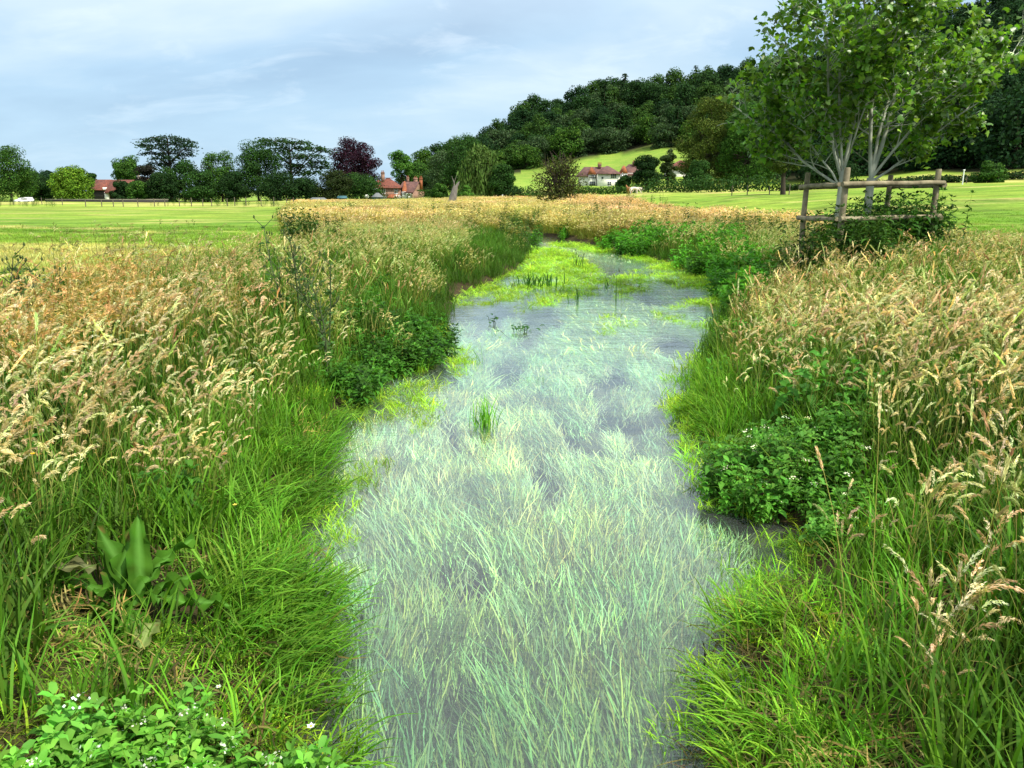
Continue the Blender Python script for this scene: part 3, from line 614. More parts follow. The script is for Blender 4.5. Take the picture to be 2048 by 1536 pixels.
# --- blades lying over the water on the left bank edge
CL = [gp(620, 1190, .15), gp(560, 1230, .15), gp(590, 1150, .15), gp(640, 880, .2), gp(590, 960, .2), gp(560, 900, .2), gp(690, 830, .2), gp(700, 1450, .1), gp(560, 1320, .15), gp(500, 1180, .2), gp(480, 1000, .25)]
pts = []
r = np.random.default_rng(5)
for cxy in CL:
    k = 15; pts.append(np.array(cxy)[None]+r.normal(0, 0.17, (k, 2)))
pts = np.concatenate(pts); pts = pts[sdr(pts[:, 0], pts[:, 1]) > -0.12]; x, y = pts.T
P3 = np.stack([x, y, np.maximum(terrain(x, y), 0.0)+0.02], -1)
scatter('overhanging_grass', 'lying_blades', P3, r.uniform(.7, 1.1, len(x)), tints(r, len(x), (1, 1, 1), .18), .1, 'bright green blades hanging over the left edge of the water', (0.0, 0.45))
CR = [gp(1510, 1240, .1), gp(1470, 1400, .1), gp(1500, 1500, .1), gp(1400, 790, .2), gp(1440, 830, .2), gp(1380, 800, .2)]
pts = np.concatenate([np.array(c)[None]+r.normal(0, 0.14, (12, 2)) for c in CR]); pts = pts[sdr(pts[:, 0], pts[:, 1]) > -0.1]; x, y = pts.T
scatter('overhanging_grass_right', 'lying_blades', np.stack([x, y, np.maximum(terrain(x, y), 0)+.02], -1), r.uniform(.5, .85, len(x)), tints(r, len(x), (1.3, 1.15, 1), .18), .1, 'yellow green blades leaning over the right edge of the water', (3.1, 0.5))
# --- short grass on the mown fields (only the nearer part shows it)
X, Y, r = sample(8, 50, 11, seed=7, pad=2); ok = (mown(X, Y) == 1) & inview(X, Y) & pick(r, np.clip((50-Y)/25, 0, 1))
x, y = X[ok], Y[ok]; fc = field_col(x, y)
scatter('mown_grass', 'field_grass', put(x, y), r.uniform(.6, 1.0, len(x)), fc/np.array([0.2, 0.32, 0.045])*1.2*r.uniform(.8, 1.2, (len(x), 1)), .03, 'short mown grass of the fields left and right', 'all')
X, Y, r = sample(24, 60, 0.5, seed=8); ok = (mown(X, Y) == 1) & (r.random(len(X)) < 0.0)
# --- dead litter under the wet margins
source('litter', lambda r: blade_tuft(r, 30, (0.08, 0.24), 0.16, 0.008, (0.34, 0.28, 0.09), (1.4, 1.8), None, 1, 1.3, 3, 0.35, 0.3), 4)
X, Y, r = sample(1.2, 8, 60, seed=16); s = sdr(X, Y); ok = (s > -.02) & (s < 2.2) & inview(X, Y, 0.1) & (inpoly(X, Y, LOWL) | inpoly(X, Y, LOWR) | (r.random(len(X)) < .25)) & (r.random(len(X)) < .6)
x, y = X[ok], Y[ok]; n = len(x); bw = smooth(.4, .65, fnoise(x, y, .35, 141))[:, None]
scatter('dead_grass_litter', 'litter', np.stack([x, y, np.maximum(terrain(x, y), 0)+.03], -1), r.uniform(.7, 1.3, n), tints(r, n, (1, 1, 1), .25)*(1-bw*.55), .3, 'brown and straw coloured dead blades lying on the wet margins', 'all')
# --- herbs
def fill(P, dens, seed, pad=0.0):
    P = np.array(P); r = np.random.default_rng(seed); a, b_ = P.min(0), P.max(0); n = int((b_[0]-a[0])*(b_[1]-a[1])*dens)
    x = r.uniform(a[0], b_[0], n); y = r.uniform(a[1], b_[1], n); k = inpoly(x, y, [tuple(q) for q in P]); return x[k], y[k], r
x, y, r = fill(HERB_L, 24, 21); k = (sdr(x, y) > -0.15) & (fnoise(x, y, .8, 21) > .36); x, y = x[k], y[k]
scatter('dark_bank_herbs', 'herb', np.stack([x, y, np.maximum(terrain(x, y), 0)], -1), r.uniform(.6, 1.05, len(x)), tints(r, len(x), (1.0, 1.0, .9), .3), .15, 'dark leafy herbs bulging over the left bank at the narrowing', 'all')
xs_, ys_ = [], []
for P in HERB_R:
    x, y, r = fill(P, 9, 22); k = (sdr(x, y) > -0.2) & (fnoise(x, y, 1.3, 27) > .42); xs_.append(x[k]); ys_.append(y[k])
x = np.concatenate(xs_); y = np.concatenate(ys_)
scatter('leafy_bank_herbs', 'herb', np.stack([x, y, np.maximum(terrain(x, y), 0)], -1), r.uniform(.9, 1.9, len(x)), tints(r, len(x), (1.3, 1.35, .9), .3)*(.7+.7*fnoise(x, y, 1.5, 25))[:, None], .12, 'bushy green herbs along the far right bank', 'all')
x, y, r = fill(UMB, 40, 23); k = (sdr(x, y) > -0.08) & (fnoise(x, y, .4, 29) > .36); x, y = x[k], y[k]
scatter('umbel_herbs', 'umbel_herb', np.stack([x, y, np.maximum(terrain(x, y), 0)], -1), r.uniform(.6, 1.15, len(x)), tints(r, len(x), (1.25, 1.2, 1), .25), .15, 'dark compound leaves with a few white flower heads on the right bank', 'all')
x, y, r = fill(CRESS, 75, 24); k = (sdr(x, y) > -0.25); x, y = x[k], y[k]
scatter('watercress', 'cress', np.stack([x, y, np.maximum(terrain(x, y), 0)+.01], -1), r.uniform(.7, 1.15, len(x)), tints(r, len(x), (1, 1, 1), .18), .2, 'bright green watercress with small white flowers at the bottom left', 'all')
X, Y, r = sample(2.5, 12, 3.2, seed=9); s = sdr(X, Y); n = fnoise(X, Y, 1.0, 95); ok = (s > .35) & (mown(X, Y) == 0) & inview(X, Y) & (n > .5) & (Y > 4.0) & ~inpoly(X, Y, LOWL) & ~inpoly(X, Y, LOWR)
x, y = X[ok], Y[ok]
scatter('mixed_herbs', 'herb', put(x, y), r.uniform(.8, 1.5, len(x)), tints(r, len(x), (1.1, 1.1, 1), .25), .15, 'broad leaved herbs scattered among the bank grass', 'all')
# nettles inside the guard and dark patches
r = np.random.default_rng(31); n = 115; u, v = r.random(n), r.random(n)
A, B, C = np.array((6.56, 15.9)), np.array((6.5, 18.0)), np.array((9.1, 16.6))
q = A+(B-A)*u[:, None]+(C-A)*v[:, None]+r.normal(0, .1, (n, 2)); hh = np.interp(v, [0, .25, .5, 1], [1.05, 1.25, 1.4, 1.45])*r.uniform(.6, 1.1, n)
scatter('nettles', 'nettle', put(*q.T), hh, tints(r, n, (.75, .8, .8), .2), .06, 'dark nettles crowding inside the timber tree guard', 'all')
xs_ = []; 
for (px_, Y_, k, sp) in ((1010, 52, 22, 2.2), (1120, 50, 26, 2.4), (1200, 46, 20, 1.6), (1060, 62, 16, 3), (1180, 66, 12, 2.5), (950, 44, 18, 1.6), (880, 56, 14, 2.5), (1330, 44, 14, 1.6), (1440, 36, 14, 1.4), (820, 100, 10, 5), (990, 36, 16, 1.2), (612, 26, 26, .5), (660, 60, 16, 2.0), (700, 62, 12, 2.5), (1240, 90, 6, 1.0), (1300, 80, 6, 1.2), (1500, 34, 10, .9), (1540, 30, 8, .6), (1580, 27, 5, .3), (1640, 16.2, 18, .4), (1740, 15.4, 16, .6), (480, 132, 14, 3.0), (60, 132, 18, 3.5), (330, 133, 6, 4), (570, 125, 14, 3.5)):
    q = np.stack([xat(px_, Y_)+r.normal(0, sp, k), Y_+r.normal(0, sp*.7, k)], -1); xs_.append(q)
q = np.concatenate(xs_)
scatter('rough_weeds', 'nettle', put(*q.T), r.uniform(.8, 1.4, len(q)), tints(r, len(q), (.9, .85, .8), .25), .08, 'dark tall weeds standing at the field edges and fence line', 'all')
# --- lime green grass on the shallow margins and in floating mats
MATS = [patch(P, 0.0) for P in (
 [(1050, 500), (1110, 495), (1170, 520), (1215, 560), (1190, 590), (1100, 612), (1040, 625), (950, 615), (890, 605), (920, 580), (985, 555), (1040, 525)],
 [(1220, 560), (1270, 535), (1300, 555), (1290, 590), (1240, 600)], [(1300, 535), (1350, 525), (1440, 560), (1480, 600), (1440, 610), (1370, 585), (1320, 560)], [(1090, 488), (1150, 487), (1250, 500), (1370, 525), (1330, 530), (1200, 505)],
 [(1310, 625), (1380, 600), (1450, 590), (1465, 640), (1410, 660), (1330, 640)], [(1195, 650), (1215, 625), (1232, 630), (1215, 675)], [(1240, 640), (1262, 645), (1258, 665)], [(1320, 670), (1340, 668), (1335, 690)],
 [(700, 860), (720, 800), (850, 760), (900, 770), (850, 830), (780, 850)], [(890, 700), (935, 690), (940, 740), (910, 765)], [(820, 880), (860, 790), (900, 790), (890, 850)],
 [(690, 960), (740, 900), (790, 920), (760, 990)], [(600, 1060), (630, 950), (700, 960), (715, 1020), (700, 1100), (640, 1110)], [(1360, 960), (1350, 830), (1390, 820), (1440, 900), (1435, 960), (1390, 950)],
 [(600, 1400), (610, 1310), (650, 1330), (660, 1420)], [(1380, 760), (1400, 690), (1450, 640), (1460, 700), (1410, 780)], [(600, 1130), (640, 1100), (720, 1120), (700, 1170), (640, 1180)])]
xs_, ys_ = [], []
for i, P in enumerate(MATS):
    Ym = np.mean([q[1] for q in P]); x, y, r = fill(P, np.interp(Ym, [4, 10, 30], [34, 30, 18]), 60+i); k = r.random(len(x)) < smooth(.25, .5, fnoise(x, y, .5+Ym*.03, 97)); xs_.append(x[k]); ys_.append(y[k])
x = np.concatenate(xs_); y = np.concatenate(ys_); n = len(x)
scatter('floating_mat_grass', 'mat_grass', np.stack([x, y, np.full(n, -0.015)], -1), (np.interp(y, [4, 10, 20, 40], [.62, 1.0, 1.5, 2.3])*r.uniform(.7, 1.2, n))[:, None]*np.stack([np.ones(n), np.ones(n), np.interp(y, [6, 14], [1, .45])], -1), tints(r, n, (1.0, 1.05, .9), .2)*(0.6+.8*fnoise(x, y, .7, 99))[:, None], .15, 'lime green grass mats lying in the shallow water', 'all')
X, Y, r = sample(1.2, 14, 78, seed=10); s = sdr(X, Y); low = inpoly(X, Y, LOWL) | inpoly(X, Y, LOWR)
pr = np.where(low, np.where(X > 0, 1.2, 1.0), smooth(.75, .0, np.abs(s-.12))*.38); ok = (s > -.22) & inview(X, Y, 0.1) & ~inpoly(X, Y, CRESS) & ((s > 0) | (fnoise(X, Y, .4, 98) > .5)) & pick(r, pr)
x, y = X[ok], Y[ok]; n = len(x); yel = smooth(.45, .7, fnoise(x, y, .5, 101))[:, None]
scatter('margin_grass', 'mat_grass', np.stack([x, y, np.maximum(terrain(x, y), -.01)], -1), r.uniform(.6, 1.15, n)*np.interp(y, [2, 14], [.8, 1.2]), tints(r, n, (.62, .85, .8), .2)*(1-yel+yel*np.array([1.7, 1.15, .7]))*np.where(x > 0, 1.35, 1.0)[:, None], .25, 'short lime and yellow grass on the wet margins', 'all')
# --- ribbons of weed under the water; distance paling stands in for sky reflection
X, Y, r = sample(1.6, 9.5, 150, .4, .3, seed=12); s = sdr(X, Y); n = fnoise(X*2.6, Y*.55, .9, 103); ok = (s < -.28) & inview(X, Y, 0) & (n > .34+.13*smooth(5, 8, Y)) & (fnoise(X*2.2, Y*.8, .35, 111) > .38)
x, y = X[ok], Y[ok]; n = len(x); yy = smooth(.45, .7, fnoise(x, y, .8, 105))[:, None]
zb = r.uniform(-.26, -.15, n)
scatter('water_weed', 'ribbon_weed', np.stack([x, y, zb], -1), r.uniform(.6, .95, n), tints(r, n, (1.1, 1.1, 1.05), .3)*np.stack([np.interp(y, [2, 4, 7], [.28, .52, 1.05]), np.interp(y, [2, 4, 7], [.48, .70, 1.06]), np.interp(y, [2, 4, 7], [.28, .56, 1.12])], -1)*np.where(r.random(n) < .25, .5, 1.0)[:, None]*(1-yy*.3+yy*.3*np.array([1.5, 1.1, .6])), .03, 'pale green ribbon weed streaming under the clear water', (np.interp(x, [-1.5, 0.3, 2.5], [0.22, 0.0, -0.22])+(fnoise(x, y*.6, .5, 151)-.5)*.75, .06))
X, Y, r = sample(9.5, 40, 40, .4, .3, seed=13); s = sdr(X, Y); n = fnoise(X*2.4, Y*.4, 1.2, 107); ok = (s < -.15) & inview(X, Y, 0) & (n > .49)
x, y = X[ok], Y[ok]; n = len(x)
scatter('water_weed_beyond', 'ribbon_weed', np.stack([x, y, r.uniform(-.22, -.1, n)], -1), r.uniform(.7, 1.1, n), tints(r, n, (1.1, 1.15, 1.25), .2), .02, 'pale weed under the water of the farther reach', (0, .25))
# --- rusty fine grass and thin dark stalks on the far left
source('rusty_grass', lambda r: panicle_tuft(r, 16, (0.6, 0.95), 0.2, False, 6), 3)
source('thin_stalks', lambda r: panicle_tuft(r, 3, (1.0, 1.3), 0.3, False, 1), 4)
X, Y, r = sample(6, 12, 20, seed=14); px, py = proj(X, Y, terrain(X, Y)+.8); ok = (mown(X, Y) == 0) & (X < 0) & pick(r, .5*np.maximum(np.exp(-((px-150)/140)**2-((py-580)/55)**2), .8*np.exp(-((px-20)/70)**2-((py-640)/50)**2)))
x, y = X[ok], Y[ok]
scatter('rusty_grass_patch', 'rusty_grass', put(x, y), r.uniform(.85, 1.1, len(x)), tints(r, len(x), (.95, .72, .5), .12), .05, 'rust coloured bent grass on the far left of the bank')
X, Y, r = sample(7, 16, 9, seed=15); px, py = proj(X, Y, terrain(X, Y)+1.3); ok = (X < 0) & (px < 620) & (sdr(X, Y) > 1) & pick(r, .75*np.exp(-((px-270)/190)**2)) & (Y < 16) 
x, y = X[ok], Y[ok]
scatter('thin_dark_stalks', 'thin_stalks', put(x, y), r.uniform(.85, 1.1, len(x)), tints(r, len(x), (.55, .6, .45), .15), .06, 'thin dark grass stalks rising above the left bank against the field')
# ================================================================ trees
def crown_cards(mb, C, R, n, size, col, rng, cv=0.25, light=None, up=0.25, shell=0.55, asp=0.75):
    """n leafy cards on and in an ellipsoid clump; C centre, R radii"""
    d = rdir(n, rng); rr = shell+(1-shell)*rng.random(n)**0.6
    P = C+d*np.array(R)*rr[:, None]
    nrm = unit(d+rdir(n, rng)*0.8+np.array([0, 0, up])); side = unit(np.cross(nrm, rdir(n, rng))); D = np.cross(side, nrm)
    c = jit(col, n, cv, rng, 0.08)
    if light is not None:
        k = rng.random((n, 1)) < 0.22; c = np.where(k, jit(light, n, 0.2, rng), c)
    diamonds(mb, P-D*size*0.4, D, side, size*rng.uniform(0.6, 1.3, n), size*asp*rng.uniform(0.6, 1.2, n), c, fold=0.12)
def limb(mb, p, q, r0, r1, rng, col=(.3, .25, .2), bend=0.12, n=6, k=5):
    p, q = np.array(p, float), np.array(q, float); L_ = np.linalg.norm(q-p); t = np.linspace(0, 1, k)[:, None]
    P = p+(q-p)*t+np.sin(math.pi*t)*rng.normal(0, bend, 3)*L_; mb.tube(P, np.linspace(r0, r1, k), col, n); return P
def broad_tree(rng, h=14, r=5.5, trunk=2.2, blobs=34, per=130, size=0.62, col=(0.04, 0.10, 0.016), light=(0.09, 0.19, 0.025), flat=1.0, tr=0.35, low=0.12, lump=0.24, tcol=(.1, .075, .055), split=True, gaps=0.0):
    """returns (trunk builder, crown builder) for a round headed tree standing on z = 0"""
    tb, cb = MB(), MB(); base = low*h; ch = (h-base)
    limb(tb, (0, 0, -0.4), (rng.normal(0, .2), rng.normal(0, .2), h*0.55), tr, tr*0.35, rng, tcol, 0.02, 8)
    for i in range(blobs):
        u = rng.random(); az = i*2.399+rng.normal(0, .3); zc = base+ch*(0.08+0.84*u)
        env = math.sin(math.pi*min(1, 0.16+0.84*((zc-base)/ch)*flat))**0.62 if flat > 0.9 else 1.0
        rad = r*env*(0.35+0.55*rng.random()**0.5)*(1+rng.normal(0, .10))
        b = r*lump*rng.uniform(0.9, 1.55)
        rad *= .92; C = np.array([math.cos(az)*rad, math.sin(az)*rad, zc])
        if rng.random() > gaps: crown_cards(cb, C, (b*1.2, b*1.2, b*0.9), int(per*1.5), size*.85, np.array(col)*rng.uniform(0.75, 1.25), rng, light=light)
        if i % 3 == 0: limb(tb, (0, 0, h*rng.uniform(.2, .45)), C, tr*0.4, tr*0.1, rng, tcol, 0.08, 5)
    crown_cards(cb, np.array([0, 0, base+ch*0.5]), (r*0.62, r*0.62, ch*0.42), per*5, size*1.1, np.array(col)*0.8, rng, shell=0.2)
    return tb, cb
def conifer(rng, h=17, r=2.8, col=(0.022, 0.06, 0.016), n=22, size=0.6, ragged=0.2):
    tb, cb = MB(), MB(); tb.tube([(0, 0, -.4), (0, 0, h*.5), (0, 0, h)], [h*.018, h*.01, .03], (.08, .06, .045), 6)
    for i in range(n):
        f = i/(n-1); z = h*(0.10+0.88*f); rad = r*(1-f)**0.8*(1+rng.normal(0, ragged))+0.25; m = max(5, int(12*(1-f)+4))
        a = rng.random(m)*6.283; rr = rad*rng.uniform(.55, 1.1, m)
        for j in range(5):
            t = (j+.5)/5; P = np.stack([np.cos(a)*rr*t, np.sin(a)*rr*t, z-rr*t*0.28+rng.normal(0, .15, m)], -1)
            D = unit(np.stack([np.cos(a), np.sin(a), -.35+rng.normal(0, .15, m)], -1)); diamonds(cb, P, D+rdir(m, rng)*.2, rdir(m, rng)*.3+np.stack([-np.sin(a), np.cos(a), 0*a], -1), size*1.5, size*.8, jit(col, m, .3, rng))
    return tb, cb
def cedar(rng, plates, h, col, trunk_r=0.5, split=0.35, tone=(.06, .05, .045), per=60, size=.5, lean=0):
    tb, cb = MB(), MB(); tb.tube([(0, 0, -.5), (0, 0, h*.3), (lean*.5, 0, h*.65), (lean, 0, h*.95)], [trunk_r, trunk_r*.8, trunk_r*.5, .1], tone, 7)
    for (x, z, rx, rz) in plates:
        y = rng.normal(0, abs(rx)*.35); C = np.array([x, y, z]); z0 = max(h*.25, z-abs(x)*.7-1.0)
        limb(tb, (lean*z0/h, 0, z0), (x, y, z-.2), trunk_r*.35, .07, rng, tone, .06, 5)
        for a in range(4):
            q = C+np.array([rng.normal(0, rx*.5), rng.normal(0, rx*.5), 0]); limb(tb, C-np.array([0, 0, .2]), q, .07, .03, rng, tone, .05, 4)
        n = int(per*rx*3.2); d = rng.normal(0, .5, (n, 3))*np.array([rx*1.05, rx*.85, rz*1.2]); P = C+d; P[:, 2] -= (d[:, 0]**2+d[:, 1]**2)/(rx*rx)*rz*.8
        D = unit(d*np.array([1, 1, .2])+rdir(n, rng)*.4); D[:, 2] *= .5; diamonds(cb, P, unit(D), np.cross(D, [0, 0, 1.])+rdir(n, rng)*1.1, size, size*.55, jit(col, n, .3, rng))
    return tb, cb
def willow(rng, h=15, r=6.3, col=(0.075, 0.13, 0.028)):
    tb, cb = MB(), MB(); limb(tb, (0, 0, -.4), (0, 0, h*.6), .45, .2, rng, (.1, .08, .06), .02, 8)
    n = 520; a = rng.random(n)*6.283; rr = r*np.sqrt(rng.random(n)); zt = h*(1-(rr/r)**2.2*.52)-rng.random(n)*h*.42
    for k in range(7):
        L_ = rng.uniform(1.1, 2.2, n); base = np.stack([np.cos(a)*rr, np.sin(a)*rr, zt-k*1.25*np.ones(n)], -1)+rng.normal(0, .25, (n, 3)); ok = base[:, 2] > .8
        base = base[ok]; m = len(base); D = unit(np.stack([rng.normal(0, .22, m), rng.normal(0, .22, m), -np.ones(m)], -1)); diamonds(cb, base, D, rdir(m, rng)*np.array([1, 1, .1]), L_[ok]*.75, .34, jit(col, m, .33, rng))
    for i in range(16): crown_cards(cb, np.array([math.cos(i*2.4)*r*.55*(i/16)**.5, math.sin(i*2.4)*r*.55*(i/16)**.5, h*(.88-.02*i)]), (1.5, 1.5, 1.0), 90, .5, col, rng)
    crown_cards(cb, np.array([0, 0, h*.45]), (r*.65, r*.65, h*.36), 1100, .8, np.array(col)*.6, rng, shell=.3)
    return tb, cb
def plant_tree(name, tc, x, y, label, cat='tree', group=None, rz=0.0, sc=1.0, z=None, single=False, mat=None):
    tb, cb = tc; root = empty(name, (x, y, float(terrain(x, y)) if z is None else z), rz); root.scale = (sc,)*3
    tb.obj('trunk', M_BARK, root, smooth_=True); cb.obj('crown', mat or M_CROWN, root); tag(root, label, cat, group); return root
def atree(name, px, Y, top, half, label, seed, kind='broad', group=None, base=None, **kw):
    """tree at photo column px and distance Y, sized so its tip stands at photo row top and its crown is 2*half px wide"""
    x = xat(px, Y); z0 = float(terrain(x, Y)); h = zat(top, Y)-z0; r = half*mpp(Y); rng = np.random.default_rng(seed)
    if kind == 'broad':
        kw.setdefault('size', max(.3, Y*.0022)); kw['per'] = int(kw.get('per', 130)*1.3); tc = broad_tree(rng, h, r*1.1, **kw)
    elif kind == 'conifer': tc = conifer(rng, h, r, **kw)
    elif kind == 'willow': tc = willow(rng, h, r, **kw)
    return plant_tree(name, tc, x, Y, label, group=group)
DK = dict(col=(0.022, 0.06, 0.012), light=(0.045, 0.11, 0.02)); MG = dict(col=(0.035, 0.09, 0.014), light=(0.08, 0.17, 0.025))
VD = dict(col=(0.014, 0.038, 0.010), light=(0.025, 0.06, 0.014))
# ---- tree line on the left
atree('broadleaf_tree', 22, 205, 291, 46, 'tall dark green tree at the far left edge of the tree line', 1, low=.05, blobs=46, per=150, **MG)
atree('broadleaf_tree', 82, 235, 352, 34, 'low dark tree filling the gap between the tall left tree and the round lime tree', 2, low=.02, **VD)
atree('broadleaf_tree', 146, 200, 333, 36, 'round bright lime green tree left of the long red tiled roof', 3, low=.0, blobs=80, per=120, col=(0.09, 0.18, 0.015), light=(0.2, 0.33, 0.03), lump=.2)
atree('broadleaf_tree', 262, 262, 311, 27, 'bushy tree rising behind the red tiled roof left of the layered cedar', 4, low=.35, **MG)
atree('broadleaf_tree', 186, 258, 345, 14, 'small dark tree tip showing over the left end of the red roof', 5, low=.1, **DK)
atree('yew_tree', 246, 205, 361, 19, 'low dark rounded tree in front of the red tiled roof', 6, low=.02, **VD)
atree('broadleaf_tree', 277, 202, 361, 20, 'olive green low tree beside the dark one before the red roof', 7, low=.02, **MG)
atree('copper_tree', 298, 212, 330, 24, 'dark brownish narrow tree under the left of the layered cedar', 8, low=.02, col=(0.02, 0.02, 0.014), light=(.03, .035, .02))
atree('broadleaf_tree', 326, 203, 346, 30, 'very dark tree below the trunk of the layered cedar', 9, low=.02, **VD)
atree('broadleaf_tree', 370, 212, 320, 36, 'dark green tree just right of the layered cedar trunk', 10, low=.02, blobs=40, **DK)
atree('broadleaf_tree', 405, 204, 338, 30, 'low dark green tree between two taller ones in the tree line', 11, low=.02, **DK)
atree('broadleaf_tree', 444, 216, 303, 38, 'mid green domed tree with a feathery top, left of the big dark pair', 12, low=.02, blobs=40, **MG)
atree('broadleaf_tree', 470, 205, 345, 30, 'low dark tree at the foot of the domed tree', 13, low=.02, **VD)
atree('broadleaf_tree', 518, 216, 281, 42, 'tall dark green tree left of the spreading cedar', 14, low=.02, blobs=50, per=150, **DK)
atree('broadleaf_tree', 560, 206, 350, 40, 'very dark bushy tree under the spreading cedar', 15, low=.01, **VD)
atree('broadleaf_tree', 612, 207, 358, 34, 'blackish green bush shaped tree below the right arm of the spreading cedar', 16, low=.01, **VD)
atree('yew_tree', 672, 206, 342, 32, 'dark olive tiered tree between the spreading cedar and the copper beech', 17, low=.01, col=(0.022, .035, .010), light=(.04, .06, .014))
atree('copper_beech', 713, 238, 277, 50, 'large domed dark purple copper beech left of the brick cottage', 18, low=.12, blobs=54, per=190, col=(0.022, 0.009, 0.017), light=(0.055, 0.018, 0.035), lump=.2)
atree('broadleaf_tree', 722, 215, 352, 42, 'dark round green tree below the copper beech', 19, low=.01, **DK)
atree('broadleaf_tree', 803, 262, 301, 26, 'open bright green tree behind the brick cottage chimneys', 20, low=.45, blobs=20, gaps=.2, col=(.05, .13, .018), light=(.1, .22, .03))
atree('broadleaf_tree', 830, 268, 327, 34, 'rounded mid green tree behind the right wing of the brick cottage', 21, low=.02, **MG)
atree('broadleaf_tree', 858, 262, 352, 22, 'small dark tree between the cottage and the grey green trees', 22, low=.02, **VD)
atree('willow_tree', 893, 250, 303, 40, 'grey green tree behind the dead trunk', 23, low=.02, blobs=40, col=(.05, .09, .035), light=(.09, .15, .06))
atree('broadleaf_tree', 930, 235, 266, 42, 'tall dark green tree behind the weeping willow', 24, low=.05, blobs=44, **DK)
atree('weeping_willow', 962, 196, 281, 50, 'broad weeping willow with hanging yellow green strands right of the dead trunk', 25, 'willow')
atree('broadleaf_tree', 1006, 192, 325, 27, 'dark green tree at the right side of the weeping willow', 26, low=.01, **DK)
atree('shrub', 878, 200, 368, 16, 'small bushy green shrub behind the clipped hedge', 27, low=.01, **MG)
atree('shrub', 932, 165, 371, 12, 'bright green young tree at the right of the dead trunk', 28, low=.05, col=(.06, .15, .02), light=(.11, .24, .03), blobs=16)
for i, (px, Y, top, hf) in enumerate([(100, 320, 338, 14), (75, 560, 345, 40), (40, 540, 348, 40), (-60, 215, 300, 50), (-150, 230, 320, 60), (-270, 230, 310, 60)]):
    atree('broadleaf_tree', px, Y, top, hf, ['slim tree behind the round lime green tree', 'bluish distant wooded ridge tree left of the round green tree', 'far ridge tree behind the tall left tree', 'dark tree beyond the left edge of the picture', 'broad tree beyond the left edge', 'outermost tree of the left tree line'][i], 40+i, low=.02, col=(.02, .05, .025), light=(.03, .07, .04))  # bluish leaf colour stands in for haze over the far ridge
# ---- cedars
Yc = 222; xc = xat(345, Yc); zc0 = float(terrain(xc, Yc)); m1 = mpp(Yc)
rng = np.random.default_rng(77)
pl = [((px-345)*m1, zat(py, Yc)-zc0, rx*m1, rz*m1) for px, py, rx, rz in [(345, 275, 30, 4), (318, 280, 24, 4), (370, 281, 24, 4), (300, 290, 14, 3), (390, 291, 12, 3), (345, 287, 34, 4), (325, 296, 26, 4), (372, 298, 22, 4), (308, 306, 18, 3), (345, 305, 24, 5), (380, 308, 12, 3), (330, 316, 18, 4), (358, 315, 18, 4), (318, 327, 18, 4), (345, 328, 18, 5), (368, 330, 14, 5), (340, 340, 20, 5), (305, 335, 12, 3)]]
plant_tree('cedar_tree', cedar(rng, pl, zat(270, Yc)-zc0, (0.024, 0.055, 0.026), .6, per=34, size=.62), xc, Yc, 'tall flat topped cedar with layered branches standing alone above the tree line')
xc2 = xat(585, Yc); pl = [((px-585)*m1, zat(py, Yc)-zc0, rx*m1, rz*m1) for px, py, rx, rz in [(560, 283, 34, 4), (600, 286, 30, 4), (635, 297, 24, 3), (650, 302, 12, 3), (540, 288, 20, 4), (585, 296, 40, 5), (560, 305, 34, 5), (625, 312, 30, 4), (590, 316, 40, 6), (640, 325, 20, 4), (610, 332, 32, 5), (570, 330, 36, 6), (630, 345, 20, 4), (590, 345, 34, 6), (650, 334, 10, 3)]]
plant_tree('cedar_tree', cedar(rng, pl, zat(281, Yc)-zc0, (0.03, 0.072, 0.018), .6, per=34, size=.65), xc2, Yc, 'wide spreading cedar with drooping flat arms left of the copper beech')
# ---- trees by the white houses and on the right
atree('broadleaf_tree', 1416, 188, 187, 60, 'big olive topped tree left of a pair beyond the white houses', 30, low=.0, blobs=80, per=190, lump=.2, col=(.055, .085, .014), light=(.12, .16, .025))
atree('broadleaf_tree', 1492, 180, 197, 56, 'big dark green tree right of the olive topped one', 31, low=.0, blobs=80, per=190, lump=.2, col=(.035, .095, .014), light=(.08, .18, .025))
atree('broadleaf_tree', 1395, 172, 322, 28, 'dark bush shaped tree at the foot of the big olive topped tree', 32, low=.01, **DK)
atree('broadleaf_tree', 1292, 188, 309, 26, 'dark dense tree between the white houses', 33, low=.01, blobs=40, **VD)
atree('broadleaf_tree', 1246, 190, 349, 13, 'dark conical bush before the gable of the white house', 34, low=.01, **DK)
atree('broadleaf_tree', 1334, 205, 294, 16, 'slim grey green tree right of the dark tree by the white houses', 35, low=.1, blobs=22, gaps=.1, col=(.05, .08, .025), light=(.09, .14, .05))
atree('broadleaf_tree', 1566, 92, 262, 40, 'small brownish green tree with a bare trunk left of the timber guard', 36, low=.33, blobs=26, col=(.05, .075, .014), light=(.09, .13, .02), tcol=(.2, .1, .05))
atree('broadleaf_tree', 1650, 120, 300, 50, 'dark tree in the shadowed wood edge behind the young plane tree', 37, low=.02, blobs=40, **VD)
atree('round_bush', 1974, 112, 322, 27, 'round dark green bush at the top of the right hand field', 38, low=.0, blobs=30, lump=.22, **MG)
